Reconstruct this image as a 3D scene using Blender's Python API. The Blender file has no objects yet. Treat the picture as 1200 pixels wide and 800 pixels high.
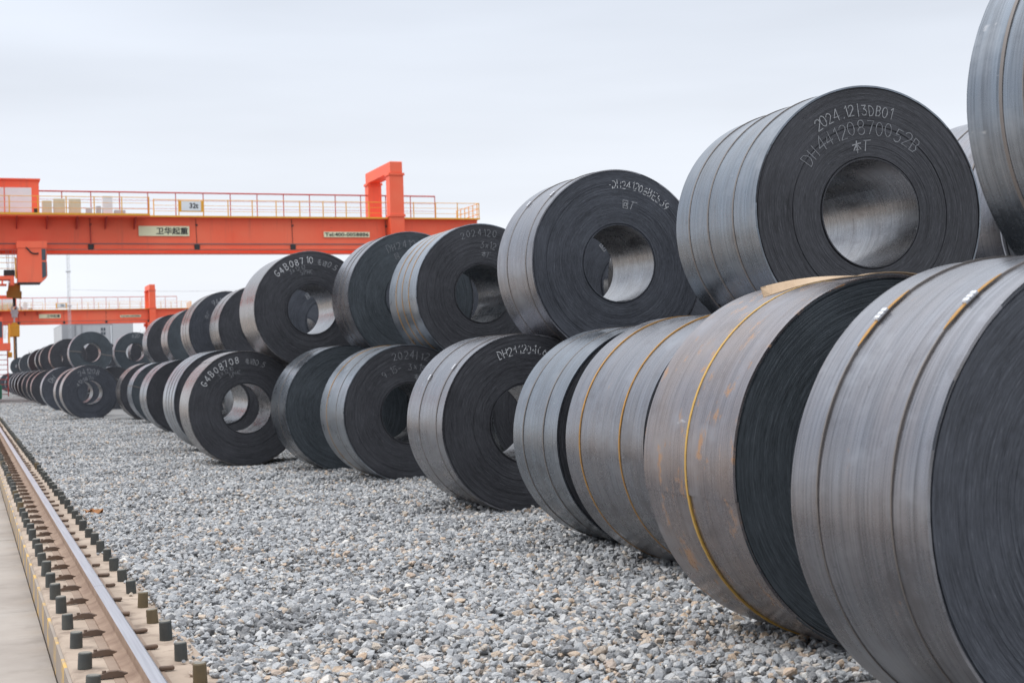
import bpy, bmesh, math, random
import numpy as np
from mathutils import Matrix, Vector
R_ = math.radians
scene = bpy.context.scene
rng = np.random.default_rng(7)
random.seed(7)

# ------------------------------------------------------------------ camera
cam_d = bpy.data.cameras.new('camera')
cam_d.sensor_width = 36.0
cam_d.lens = 50.0
cam_d.clip_start = 0.1
cam_d.clip_end = 6000
cam = bpy.data.objects.new('camera', cam_d)
scene.collection.objects.link(cam)
yaw, pitch, roll = R_(20.9702), R_(0.7897), R_(-1.7069)
fw = Vector((math.sin(yaw)*math.cos(pitch), math.cos(yaw)*math.cos(pitch), math.sin(pitch)))
rt = Vector((math.cos(yaw), -math.sin(yaw), 0)); up = rt.cross(fw)
cr, sr = math.cos(roll), math.sin(roll)
rt2 = cr*rt + sr*up; up2 = -sr*rt + cr*up
m = Matrix.Identity(4)
for i in range(3):
    m[i][0] = rt2[i]; m[i][1] = up2[i]; m[i][2] = -fw[i]
m[2][3] = 1.5
cam.matrix_world = m
cam_d.dof.use_dof = True
cam_d.dof.focus_distance = 10.0
cam_d.dof.aperture_fstop = 4.5
scene.camera = cam

# ------------------------------------------------------------------ overcast sky, soft sun, exposure
SUN_ELEV, SUN_ROT = R_(48), R_(-70)          # sun up and to the left, behind thin cloud
world = bpy.data.worlds.new('World'); scene.world = world
world.use_nodes = True
wn, wl = world.node_tree.nodes, world.node_tree.links
wn.clear()
wout = wn.new('ShaderNodeOutputWorld'); wbg = wn.new('ShaderNodeBackground')
sky = wn.new('ShaderNodeTexSky'); sky.sky_type = 'NISHITA'; sky.sun_disc = False
sky.sun_elevation = SUN_ELEV; sky.sun_rotation = SUN_ROT
sky.dust_density = 4.0; sky.air_density = 1.0
tc = wn.new('ShaderNodeTexCoord')
sep = wn.new('ShaderNodeSeparateXYZ'); wl.new(tc.outputs['Generated'], sep.inputs[0])
ramp = wn.new('ShaderNodeValToRGB')            # cloud sheet: pale at the horizon, a little greyer blue higher up
ramp.color_ramp.elements[0].position = 0.0; ramp.color_ramp.elements[0].color = (8.5, 8.75, 9.2, 1)
ramp.color_ramp.elements[1].position = 1.0; ramp.color_ramp.elements[1].color = (25.0, 25.6, 26.4, 1)   # an overcast sky is brightest overhead
q = ramp.color_ramp.elements.new(0.28); q.color = (7.1, 7.65, 8.6, 1)
q = ramp.color_ramp.elements.new(0.45); q.color = (9.0, 9.5, 10.3, 1)
wl.new(sep.outputs['Z'], ramp.inputs[0])
mp = wn.new('ShaderNodeMapping'); mp.inputs['Scale'].default_value = (1.0, 1.0, 7.0)
wl.new(tc.outputs['Generated'], mp.inputs[0])
nz = wn.new('ShaderNodeTexNoise'); nz.inputs['Scale'].default_value = 1.7; nz.inputs['Detail'].default_value = 4.0
nz.inputs['Roughness'].default_value = 0.45
wl.new(mp.outputs[0], nz.inputs['Vector'])
cr1 = wn.new('ShaderNodeMapRange'); cr1.inputs['From Min'].default_value = 0.3; cr1.inputs['From Max'].default_value = 0.7
cr1.inputs['To Min'].default_value = 0.86; cr1.inputs['To Max'].default_value = 1.08
wl.new(nz.outputs['Fac'], cr1.inputs['Value'])
vm = wn.new('ShaderNodeVectorMath'); vm.operation = 'SCALE'
wl.new(ramp.outputs[0], vm.inputs[0]); wl.new(cr1.outputs[0], vm.inputs['Scale'])
mixs = wn.new('ShaderNodeMix'); mixs.data_type = 'RGBA'; mixs.inputs['Factor'].default_value = 0.93
wl.new(sky.outputs[0], mixs.inputs['A']); wl.new(vm.outputs[0], mixs.inputs['B'])
wl.new(mixs.outputs['Result'], wbg.inputs['Color'])
wbg.inputs['Strength'].default_value = 0.1
wl.new(wbg.outputs[0], wout.inputs[0])

sun_d = bpy.data.lights.new('sun', 'SUN'); sun_d.energy = 1.3; sun_d.angle = R_(22); sun_d.color = (1.0, 0.97, 0.93)
sun = bpy.data.objects.new('sun', sun_d); scene.collection.objects.link(sun)
sdir = Vector((math.sin(SUN_ROT)*math.cos(SUN_ELEV), math.cos(SUN_ROT)*math.cos(SUN_ELEV), math.sin(SUN_ELEV)))
sun.rotation_euler = (-sdir).to_track_quat('-Z', 'Y').to_euler()
vs = scene.view_settings
vs.view_transform = 'Standard'; vs.look = 'None'; vs.exposure = 0.22; vs.gamma = 1.0; vs.use_curve_mapping = False
scene.cycles.use_denoising = True
scene.cycles.max_bounces = 6

# ------------------------------------------------------------------ helpers
COL = scene.collection
def link(o, parent=None):
    COL.objects.link(o)
    if parent is not None: o.parent = parent
    return o
def tag(o, label=None, cat=None, group=None, kind=None):
    if label: o['label'] = label
    if cat: o['category'] = cat
    if group: o['group'] = group
    if kind: o['kind'] = kind
    return o
def empty(name, loc, rz=0.0):
    o = bpy.data.objects.new(name, None); o.empty_display_size = 0.2
    o.location = loc; o.rotation_euler = (0, 0, rz)
    return link(o)
def mesh_obj(name, verts, faces, mats, parent=None, loc=(0, 0, 0), smooth=None, midx=None):
    me = bpy.data.meshes.new(name)
    me.from_pydata([tuple(map(float, v)) for v in verts], [], faces)
    if not isinstance(mats, (list, tuple)): mats = [mats]
    for mm in mats: me.materials.append(mm)
    if midx is not None: me.polygons.foreach_set('material_index', np.asarray(midx, dtype=np.int32))
    if smooth is not None:
        me.polygons.foreach_set('use_smooth', np.ones(len(me.polygons), dtype=bool))
        me.set_sharp_from_angle(angle=R_(smooth))
    me.update()
    o = bpy.data.objects.new(name, me); o.location = loc
    return link(o, parent)
def inst(name, me, parent, loc=(0, 0, 0), rot=(0, 0, 0), scale=(1, 1, 1)):
    o = bpy.data.objects.new(name, me); o.location = loc; o.rotation_euler = rot; o.scale = scale
    return link(o, parent)

class MB:
    """collects boxes, tubes and prisms into one mesh"""
    def __init__(s): s.v = []; s.f = []; s.mi = []
    def add(s, v, f, mi=0):
        n = len(s.v); s.v += [tuple(p) for p in v]; s.f += [tuple(i+n for i in q) for q in f]; s.mi += [mi]*len(f); return s
    def box(s, x0, x1, y0, y1, z0, z1, mi=0, b=0.0):
        if b <= 0:
            v = [(x, y, z) for x in (x0, x1) for y in (y0, y1) for z in (z0, z1)]
            f = [(0, 1, 3, 2), (4, 6, 7, 5), (0, 4, 5, 1), (2, 3, 7, 6), (0, 2, 6, 4), (1, 5, 7, 3)]
            return s.add(v, f, mi)
        bm = bmesh.new(); bmesh.ops.create_cube(bm, size=1.0)
        for p in bm.verts: p.co = Vector(((x0+x1)/2+p.co.x*(x1-x0), (y0+y1)/2+p.co.y*(y1-y0), (z0+z1)/2+p.co.z*(z1-z0)))
        bmesh.ops.bevel(bm, geom=list(bm.edges), offset=b, segments=1, affect='EDGES', profile=0.5)
        bm.verts.index_update()
        v = [tuple(p.co) for p in bm.verts]; f = [tuple(q.index for q in fc.verts) for fc in bm.faces]; bm.free()
        return s.add(v, f, mi)
    def tube(s, p, q, r, n=8, r2=None, mi=0, cap=True):
        p, q = Vector(p), Vector(q); r2 = r if r2 is None else r2
        d = (q-p).normalized(); a = d.orthogonal().normalized(); b = d.cross(a)
        v = []
        for k in range(n):
            t = 2*math.pi*k/n; e = a*math.cos(t)+b*math.sin(t); v += [p+e*r, q+e*r2]
        f = [(2*k, 2*((k+1) % n), 2*((k+1) % n)+1, 2*k+1) for k in range(n)]
        if cap: f += [tuple(2*k for k in reversed(range(n))), tuple(2*k+1 for k in range(n))]
        return s.add(v, f, mi)
    def prism(s, poly, axis, a0, a1, mi=0):
        """poly: 2D outline; axis 'x','y','z' is the extrusion axis"""
        def mk(u, w, t): return {'x': (t, u, w), 'y': (u, t, w), 'z': (u, w, t)}[axis]
        n = len(poly); v = [mk(u, w, a0) for u, w in poly]+[mk(u, w, a1) for u, w in poly]
        f = [tuple(reversed(range(n))), tuple(range(n, 2*n))]+[(k, (k+1) % n, n+(k+1) % n, n+k) for k in range(n)]
        return s.add(v, f, mi)
    def build(s, name, mats, parent=None, loc=(0, 0, 0), smooth=None):
        me_mi = s.mi if isinstance(mats, (list, tuple)) else None
        o = mesh_obj(name, s.v, s.f, mats, parent, loc, smooth, me_mi)
        bm = bmesh.new(); bm.from_mesh(o.data); bmesh.ops.recalc_face_normals(bm, faces=bm.faces); bm.to_mesh(o.data); bm.free()
        return o

# ------------------------------------------------------------------ material helpers
class NT:
    def __init__(s, name):
        s.m = bpy.data.materials.new(name); s.m.use_nodes = True
        s.n = s.m.node_tree.nodes; s.l = s.m.node_tree.links
        s.b = s.n['Principled BSDF']
    def new(s, t, **kw):
        nd = s.n.new(t)
        for k, v in kw.items(): setattr(nd, k, v)
        return nd
    def put(s, sock, v):
        if isinstance(v, bpy.types.NodeSocket): s.l.new(v, sock)
        elif isinstance(v, tuple) and len(v) == 3 and sock.type == 'RGBA': sock.default_value = (*v, 1)
        else: sock.default_value = v
    def math(s, op, a, b=None, clamp=False):
        nd = s.new('ShaderNodeMath', operation=op, use_clamp=clamp); s.put(nd.inputs[0], a)
        if b is not None: s.put(nd.inputs[1], b)
        return nd.outputs[0]
    def noise(s, vec=None, scale=5.0, detail=3.0, rough=0.5, w=None):
        nd = s.new('ShaderNodeTexNoise')
        if w is not None: nd.noise_dimensions = '4D'; s.put(nd.inputs['W'], w)
        if vec is not None: s.put(nd.inputs['Vector'], vec)
        nd.inputs['Scale'].default_value = scale; nd.inputs['Detail'].default_value = detail; nd.inputs['Roughness'].default_value = rough
        return nd.outputs['Fac']
    def rng(s, v, a, b, c=0.0, d=1.0, smooth=False):
        nd = s.new('ShaderNodeMapRange'); nd.clamp = True
        if smooth: nd.interpolation_type = 'SMOOTHSTEP'
        s.put(nd.inputs['Value'], v)
        nd.inputs['From Min'].default_value = a; nd.inputs['From Max'].default_value = b
        nd.inputs['To Min'].default_value = c; nd.inputs['To Max'].default_value = d
        return nd.outputs['Result']
    def mix(s, f, a, b, mode='MIX'):
        nd = s.new('ShaderNodeMix', data_type='RGBA', blend_type=mode)
        s.put(nd.inputs['Factor'], f); s.put(nd.inputs['A'], a); s.put(nd.inputs['B'], b)
        return nd.outputs['Result']
    def obj(s): return s.new('ShaderNodeTexCoord').outputs['Object']
    def rand(s): return s.new('ShaderNodeObjectInfo').outputs['Random']
    def comb(s, x, y, z):
        nd = s.new('ShaderNodeCombineXYZ')
        for k, v in enumerate((x, y, z)): s.put(nd.inputs[k], v)
        return nd.outputs[0]
    def bump(s, h, strength=0.3, dist=0.01):
        nd = s.new('ShaderNodeBump'); nd.inputs['Strength'].default_value = strength; nd.inputs['Distance'].default_value = dist
        s.put(nd.inputs['Height'], h); s.l.new(nd.outputs[0], s.b.inputs['Normal'])
    def set(s, **kw):
        for k, v in kw.items(): s.put(s.b.inputs[k.replace('_', ' ')], v)
        return s.m

def paint(name, col, rough=0.5, metal=0.0, dirt=0.35, dirtcol=None, scale=1.5):
    t = NT(name); o = t.obj(); r = t.rand()
    n1 = t.noise(o, scale, 5, 0.6, w=t.math('MULTIPLY', r, 20.0)); n2 = t.noise(o, scale*9, 4, 0.6)
    dc = dirtcol or tuple(c*0.55+0.02 for c in col)
    c = t.mix(t.rng(t.math('ADD', t.math('MULTIPLY', n1, 0.7), t.math('MULTIPLY', n2, 0.3)), 0.42, 0.75, 0, dirt), col, dc)
    t.bump(n2, 0.08, 0.004)
    return t.set(Base_Color=c, Roughness=t.rng(n1, 0.3, 0.7, rough-0.08, rough+0.12), Metallic=metal)

def polar(t):
    """unit direction round the coil axis (object Y) and radius"""
    o = t.obj(); s = t.new('ShaderNodeSeparateXYZ'); t.l.new(o, s.inputs[0])
    x, y, z = s.outputs
    r = t.math('SQRT', t.math('ADD', t.math('MULTIPLY', x, x), t.math('MULTIPLY', z, z)))
    r = t.math('MAXIMUM', r, 0.01)
    return o, x, y, z, r, t.math('DIVIDE', x, r), t.math('DIVIDE', z, r)

def mat_face(name, c0, c1, streak=0.5):
    """sheared sheet edges, wrap upon wrap"""
    t = NT(name); o, x, y, z, r, cx, cz = polar(t); rd = t.math('MULTIPLY', t.rand(), 37.0)
    def ringn(k, a, d, ro): return t.noise(t.comb(t.math('MULTIPLY', r, k), t.math('MULTIPLY', cx, a), t.math('MULTIPLY', cz, a)), 1.0, d, ro, w=rd)
    a = ringn(300.0, 2.6, 3, 0.75); b = ringn(60.0, 6.0, 4, 0.6); h = ringn(150.0, 16.0, 3, 0.7)
    g = t.noise(o, 2.2, 4, 0.6, w=rd)
    f = t.noise(o, 55.0, 3, 0.7)
    v = t.math('ADD', t.math('MULTIPLY', a, 0.55), t.math('ADD', t.math('MULTIPLY', b, 0.12), t.math('MULTIPLY', h, 0.33)))
    c = t.mix(t.rng(v, 0.41, 0.60), tuple(k*0.7 for k in c0), c1)
    c = t.mix(t.rng(v, 0.56, 0.68, 0, streak), c, (0.19, 0.195, 0.215))
    c = t.mix(t.rng(h, 0.66, 0.76, 0, 0.5), c, (0.24, 0.24, 0.26))
    c = t.mix(t.rng(b, 0.44, 0.30, 0, 0.55), c, tuple(k*0.5 for k in c0))
    c = t.mix(t.rng(g, 0.45, 0.75, 0, 0.3), c, tuple(k*1.5+0.012 for k in c1))
    c = t.mix(t.rng(f, 0.68, 0.80, 0, 0.35), c, (0.17, 0.15, 0.14))
    t.bump(a, 0.5, 0.005)
    return t.set(Base_Color=c, Roughness=t.rng(g, 0.3, 0.7, 0.48, 0.64), Metallic=0.3)

def mat_wrap(name, base, stain, pale, rust=0.0, rough=0.25, stain_amt=0.6, bump=0.2):
    """hot rolled outer wrap: mill scale sheen, fine rolling streaks, water stains"""
    t = NT(name); o, x, y, z, r, cx, cz = polar(t); rd = t.math('MULTIPLY', t.rand(), 53.0)
    st = t.noise(t.comb(t.math('MULTIPLY', y, 85.0), t.math('MULTIPLY', cx, 1.1), t.math('MULTIPLY', cz, 1.1)), 1.0, 4, 0.75, w=rd)
    bn = t.noise(t.comb(t.math('MULTIPLY', y, 8.0), t.math('MULTIPLY', cx, 1.5), t.math('MULTIPLY', cz, 1.5)), 1.0, 4, 0.55, w=rd)
    bl = t.noise(t.comb(t.math('MULTIPLY', y, 3.2), t.math('MULTIPLY', cx, 3.4), t.math('MULTIPLY', cz, 3.4)), 1.0, 6, 0.62, w=rd)
    fl = t.noise(o, 38.0, 4, 0.7, w=rd)
    c = t.mix(t.rng(bn, 0.36, 0.66, 0, stain_amt), base, stain)
    c = t.mix(t.rng(st, 0.46, 0.70, 0, 0.85), c, tuple(k*0.40 for k in base))
    c = t.mix(t.rng(st, 0.40, 0.26, 0, 0.45), c, pale)
    c = t.mix(t.rng(bl, 0.55, 0.70, 0, 0.4), c, pale)
    c = t.mix(t.rng(bl, 0.45, 0.32, 0, 0.5), c, tuple(k*0.5 for k in stain))
    # dark splashes, and pale scuffs where something rubbed along the sheet
    sp = t.noise(t.comb(t.math('MULTIPLY', y, 14.0), t.math('MULTIPLY', cx, 6.0), t.math('MULTIPLY', cz, 6.0)), 1.0, 5, 0.68, w=rd)
    spots = t.rng(sp, 0.66, 0.70, 0, 0.55); c = t.mix(spots, c, (0.06, 0.055, 0.06))
    sc = t.noise(t.comb(t.math('MULTIPLY', y, 5.0), t.math('MULTIPLY', cx, 11.0), t.math('MULTIPLY', cz, 11.0)), 1.0, 3, 0.8, w=t.math('ADD', rd, 9.0))
    scuff = t.rng(sc, 0.68, 0.75, 0, 0.55); c = t.mix(scuff, c, (0.52, 0.52, 0.54))
    met = t.math('SUBTRACT', 0.93, t.math('ADD', t.math('MULTIPLY', spots, 0.3), t.math('MULTIPLY', scuff, 0.7)), True)
    if rust > 0:
        rn = t.noise(t.comb(t.math('MULTIPLY', y, 9.0), t.math('MULTIPLY', cx, 5.0), t.math('MULTIPLY', cz, 5.0)), 1.0, 7, 0.7, w=rd)
        rb = t.noise(t.comb(t.math('MULTIPLY', y, 2.5), t.math('MULTIPLY', cx, 2.0), t.math('MULTIPLY', cz, 2.0)), 1.0, 3, 0.6, w=t.math('ADD', rd, 3.0))
        wide = t.rng(rb, 0.42, 0.66, 0, 0.5*rust); c = t.mix(wide, c, (0.24, 0.175, 0.135))
        rm = t.rng(rn, 0.66-0.13*rust, 0.72-0.11*rust, 0, min(1.0, 0.55+0.35*rust))
        c = t.mix(rm, c, t.mix(fl, (0.16, 0.065, 0.025), (0.40, 0.20, 0.06)))
        met = t.math('SUBTRACT', met, t.math('ADD', rm, t.math('MULTIPLY', wide, 0.6)), True)
    rg = t.rng(t.math('ADD', t.math('MULTIPLY', bl, 0.6), t.math('MULTIPLY', fl, 0.4)), 0.3, 0.7, rough-0.08, rough+0.14)
    t.bump(t.math('ADD', t.math('MULTIPLY', st, 0.9), t.math('MULTIPLY', fl, 0.08)), bump, 0.003)
    return t.set(Base_Color=c, Roughness=rg, Metallic=met)

M = {}
M['face_blue'] = mat_face('edge_blue_grey', (0.040, 0.044, 0.056), (0.082, 0.090, 0.110))
M['face_dark'] = mat_face('edge_charcoal', (0.031, 0.032, 0.038), (0.065, 0.067, 0.078))
M['face_teal'] = mat_face('edge_slate', (0.038, 0.047, 0.056), (0.077, 0.092, 0.107), 0.4)
M['wrap_blue'] = mat_wrap('wrap_blue_grey', (0.247, 0.280, 0.323), (0.190, 0.190, 0.199), (0.399, 0.418, 0.446))
M['wrap_pale'] = mat_wrap('wrap_pale_blue', (0.351, 0.389, 0.437), (0.266, 0.294, 0.328), (0.513, 0.541, 0.580), rough=0.28, stain_amt=0.45)
M['wrap_violet'] = mat_wrap('wrap_violet_grey', (0.275, 0.285, 0.318), (0.257, 0.237, 0.242), (0.427, 0.446, 0.484), rust=0.1)
M['wrap_brown'] = mat_wrap('wrap_brown_grey', (0.285, 0.280, 0.285), (0.228, 0.204, 0.195), (0.446, 0.442, 0.446), rust=0.15)
M['wrap_rust'] = mat_wrap('wrap_rust_stained', (0.294, 0.280, 0.299), (0.266, 0.223, 0.214), (0.408, 0.418, 0.456), rust=0.8)
M['bore'] = mat_wrap('bore_bright', (0.37, 0.375, 0.39), (0.27, 0.25, 0.25), (0.5, 0.5, 0.53), rough=0.25, bump=0.05)
M['strap_yellow'] = paint('strap_yellow', (0.50, 0.31, 0.07), 0.55, 0.2, 0.7, (0.26, 0.15, 0.06), 5)
M['strap_dark'] = paint('strap_dark', (0.2, 0.18, 0.17), 0.45, 0.7)
M['strap_gold'] = paint('strap_rust_gold', (0.42, 0.22, 0.05), 0.55, 0.3, 0.8, (0.14, 0.09, 0.05), 6)
M['buckle'] = paint('buckle_zinc', (0.66, 0.67, 0.70), 0.35, 0.55, 0.3)
M['chalk'] = paint('chalk', (0.36, 0.37, 0.39), 0.9, 0.0, 0.95, (0.07, 0.07, 0.08), 60)
M['chalk_dim'] = paint('chalk_dim', (0.27, 0.28, 0.30), 0.9, 0.0, 0.95, (0.07, 0.07, 0.08), 60)
M['chalk_bright'] = paint('chalk_bright', (0.62, 0.63, 0.65), 0.9, 0.0, 0.8, (0.12, 0.12, 0.13), 60)
t = NT('crane_orange'); o = t.obj()
mpo = t.new('ShaderNodeMapping'); mpo.inputs['Scale'].default_value = (2.2, 2.2, 0.16); t.l.new(o, mpo.inputs[0])
n1 = t.noise(o, 0.35, 5, 0.6); n2 = t.noise(mpo.outputs[0], 1.0, 5, 0.7); n3 = t.noise(o, 5.0, 5, 0.65)
c = t.mix(t.rng(n1, 0.35, 0.65), (0.87, 0.115, 0.048), (0.85, 0.16, 0.08))
c = t.mix(t.rng(n2, 0.55, 0.75, 0, 0.55), c, (0.52, 0.115, 0.07))
c = t.mix(t.rng(n3, 0.66, 0.76, 0, 0.6), c, (0.36, 0.10, 0.06))
M['orange'] = t.set(Base_Color=c, Roughness=t.rng(n1, 0.3, 0.7, 0.42, 0.6))
M['redpaint'] = paint('rail_red', (0.42, 0.055, 0.045), 0.5)
M['yellow'] = paint('crane_yellow', (0.75, 0.38, 0.03), 0.5, 0.0, 0.4)
M['ochre'] = paint('hook_ochre', (0.42, 0.21, 0.03), 0.55, 0.0, 0.6)
M['white'] = paint('white_panel', (0.72, 0.75, 0.78), 0.5, 0.0, 0.3)
M['cream'] = paint('cream_box', (0.62, 0.56, 0.42), 0.5, 0.0, 0.3)
M['signcream'] = paint('sign_cream', (0.72, 0.72, 0.50), 0.5, 0.0, 0.15)
M['black'] = paint('black_paint', (0.02, 0.02, 0.022), 0.5)
M['greyline'] = paint('grey_conduit', (0.16, 0.13, 0.14), 0.5)
M['green'] = paint('green_paint', (0.03, 0.16, 0.10), 0.5)
M['zinc'] = paint('zinc_grey', (0.5, 0.52, 0.55), 0.45, 0.4)
t = NT('cabin_glass'); M['glass'] = t.set(Base_Color=(0.05, 0.07, 0.09), Roughness=0.08, Metallic=0.0)

# ------------------------------------------------------------------ ground: gravel sheet, crane track, pavement
def gh(x, y):
    """gentle unevenness of the gravel"""
    return 0.022*np.sin(x*1.9+0.6*np.sin(y*0.7))*np.sin(y*1.3+1.0)+0.013*np.sin(x*4.3+y*3.1)+0.010*np.sin(5.7*y-2.2*x)

t = NT('gravel_bed'); o = t.obj()
v1 = t.new('ShaderNodeTexVoronoi'); v1.inputs['Scale'].default_value = 24.0; t.l.new(o, v1.inputs['Vector'])
v2 = t.new('ShaderNodeTexVoronoi'); v2.inputs['Scale'].default_value = 11.0; t.l.new(o, v2.inputs['Vector'])
sepc = t.new('ShaderNodeSeparateColor'); t.l.new(v1.outputs['Color'], sepc.inputs[0])
sepd = t.new('ShaderNodeSeparateColor'); t.l.new(v2.outputs['Color'], sepd.inputs[0])
big = t.noise(o, 0.5, 4, 0.55)
rr = t.new('ShaderNodeValToRGB'); e = rr.color_ramp.elements
e[0].position = 0; e[0].color = (0.109, 0.111, 0.117, 1); e[1].position = 1; e[1].color = (0.338, 0.332, 0.321, 1)
for p_, c_ in ((0.4, (0.196, 0.199, 0.204, 1)), (0.75, (0.251, 0.251, 0.253, 1)), (0.9, (0.283, 0.245, 0.202, 1))):
    q = rr.color_ramp.elements.new(p_); q.color = c_
t.l.new(t.math('ADD', t.math('MULTIPLY', sepc.outputs[0], 0.7), t.math('MULTIPLY', sepd.outputs[0], 0.3)), rr.inputs[0])
cg = t.mix(t.rng(big, 0.35, 0.65, 0, 0.3), rr.outputs[0], (0.163, 0.147, 0.130))
t.bump(t.math('ADD', v1.outputs['Distance'], t.math('MULTIPLY', v2.outputs['Distance'], 0.5)), 0.9, 0.05)
M['gravel_bed'] = t.set(Base_Color=cg, Roughness=0.85)

t = NT('gravel_stone'); o = t.obj()
at = t.new('ShaderNodeAttribute'); at.attribute_type = 'INSTANCER'; at.attribute_name = 'tint'
rr = t.new('ShaderNodeValToRGB'); rr.color_ramp.interpolation = 'LINEAR'; e = rr.color_ramp.elements
e[0].position = 0; e[0].color = (0.087, 0.091, 0.100, 1); e[1].position = 1; e[1].color = (0.643, 0.635, 0.608, 1)
for p_, c_ in ((0.12, (0.183, 0.191, 0.208, 1)), (0.38, (0.296, 0.313, 0.335, 1)), (0.6, (0.400, 0.408, 0.421, 1)), (0.76, (0.496, 0.491, 0.486, 1)), (0.83, (0.435, 0.366, 0.296, 1)), (0.90, (0.486, 0.347, 0.235, 1)), (0.95, (0.347, 0.278, 0.235, 1))):
    q = rr.color_ramp.elements.new(p_); q.color = c_
t.l.new(at.outputs['Fac'], rr.inputs[0])
sn = t.noise(o, 3.5, 4, 0.65)
cs = t.mix(t.rng(sn, 0.35, 0.7, 0, 0.45), rr.outputs[0], (0.452, 0.435, 0.413))
t.bump(t.noise(o, 7.0, 3, 0.6), 0.35, 0.1)
M['stone'] = t.set(Base_Color=cs, Roughness=0.8)

t = NT('earth'); M['earth'] = t.set(Base_Color=t.mix(t.noise(t.obj(), 0.05, 5), (0.20, 0.18, 0.15), (0.28, 0.26, 0.22)), Roughness=0.9)
mb = MB().box(-2500, 2500, -600, 4500, -1.2, -0.30)
tag(mb.build('ground', M['earth']), kind='structure')

# gravel bed as an uneven sheet, fine near the camera
xs = np.concatenate([np.arange(1.09, 7.0, 0.12), np.arange(7.0, 90, 4.0)])
ys = np.concatenate([np.arange(-4, 5, 1.0), np.arange(5, 40, 0.15), np.arange(40, 340, 5.0)])
gx, gy = np.meshgrid(xs, ys); gz = gh(gx, gy)-0.012
nx, ny = len(xs), len(ys)
verts = np.stack([gx.ravel(), gy.ravel(), gz.ravel()], 1)
fcs = [(j*nx+i, j*nx+i+1, (j+1)*nx+i+1, (j+1)*nx+i) for j in range(ny-1) for i in range(nx-1)]
tag(mesh_obj('gravel_yard', verts, fcs, M['gravel_bed'], smooth=60), kind='structure')

t = NT('pavement_concrete'); o = t.obj()
n1 = t.noise(o, 0.9, 6, 0.62); n2 = t.noise(o, 9, 4, 0.6); n3 = t.noise(o, 2.6, 5, 0.6)
c = t.mix(t.rng(n1, 0.35, 0.65), (0.25, 0.217, 0.19), (0.335, 0.297, 0.264))
c = t.mix(t.rng(n3, 0.50, 0.68, 0, 0.6), c, (0.19, 0.16, 0.135))
c = t.mix(t.rng(t.noise(o, 0.35, 4, 0.6), 0.5, 0.62, 0, 0.4), c, (0.38, 0.35, 0.32))
t.bump(n2, 0.25, 0.01)
M['pave'] = t.set(Base_Color=c, Roughness=0.85)
pv_ = tag(MB().box(-60, 0.425, -20, 340, -0.5, -0.216).build('pavement', M['pave']), kind='structure')
slab = MB().box(-4.0, 0.0, 0.006, 4.794, -0.215, -0.2, b=0.004).build('slab', M['pave'], pv_, (0.424, 1.3, 0))
for k in range(1, 16): inst('slab', slab.data, pv_, (0.424, 1.3+4.8*k, random.uniform(-.003, .003)))

t = NT('track_concrete'); o = t.obj()
n1 = t.noise(o, 1.6, 6, 0.62); n2 = t.noise(o, 14, 4, 0.6); n3 = t.noise(t.new('ShaderNodeMapping').outputs[0], 3, 4)
c = t.mix(t.rng(n1, 0.33, 0.66), (0.288, 0.223, 0.173), (0.396, 0.317, 0.252))
c = t.mix(t.rng(t.noise(o, 5, 6, 0.65), 0.50, 0.66, 0, 0.75), c, (0.137, 0.097, 0.072))
t.bump(n2, 0.3, 0.008)
M['track'] = t.set(Base_Color=c, Roughness=0.88)
t = NT('kerb_paint'); o = t.obj(); s_ = t.new('ShaderNodeSeparateXYZ'); t.l.new(o, s_.inputs[0])
wv = t.math('SINE', t.math('MULTIPLY', t.math('ADD', s_.outputs[1], t.math('MULTIPLY', s_.outputs[2], 0.5)), 9.0))
wear = t.noise(o, 7, 5, 0.65)
f_ = t.math('MULTIPLY', t.rng(wv, 0.35, 0.55), t.rng(wear, 0.40, 0.56))
c = t.mix(t.noise(o, 2, 5, 0.6), (0.20, 0.165, 0.14), (0.33, 0.28, 0.235))
c = t.mix(f_, c, (0.52, 0.33, 0.10))
M['kerbpaint'] = t.set(Base_Color=c, Roughness=0.85)
t = NT('rail_steel'); o = t.obj(); nn = t.noise(o, 6, 5, 0.6)
M['railside'] = t.set(Base_Color=t.mix(t.rng(nn, 0.3, 0.7), (0.204, 0.132, 0.093), (0.323, 0.230, 0.170)), Roughness=0.8, Metallic=0.15)
t = NT('rail_running_face'); o = t.obj()
mp_ = t.new('ShaderNodeMapping'); mp_.inputs['Scale'].default_value = (60, 1.2, 1); t.l.new(o, mp_.inputs[0])
nn = t.noise(mp_.outputs[0], 1.0, 4, 0.6)
M['railtop'] = t.set(Base_Color=t.mix(t.rng(nn, 0.3, 0.7), (0.391, 0.391, 0.425), (0.527, 0.527, 0.561)), Roughness=0.34, Metallic=0.85)
M['rustclip'] = paint('rusty_clip', (0.128, 0.089, 0.068), 0.75, 0.2, 0.6, (0.204, 0.119, 0.068), 8)
M['cap'] = paint('cap_dark', (0.045, 0.05, 0.05), 0.6, 0.0, 0.6, (0.11, 0.105, 0.085), 12)
M['capbrown'] = paint('cap_brown', (0.13, 0.095, 0.05), 0.65, 0.0, 0.6, (0.07, 0.06, 0.04), 12)
M['captop'] = paint('cap_top', (0.16, 0.15, 0.13), 0.8, 0.0, 0.7, (0.26, 0.23, 0.19), 15)

M['sole'] = paint('sole_plate_dusty', (0.272, 0.200, 0.152), 0.8, 0.0, 0.7, (0.176, 0.120, 0.088), 4)
TX = 0.76
track = empty('crane_track', (TX, 0, 0))
tag(track, 'steel crane rail on a dusty concrete beam lined with black bolt caps', 'crane rail')
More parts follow.
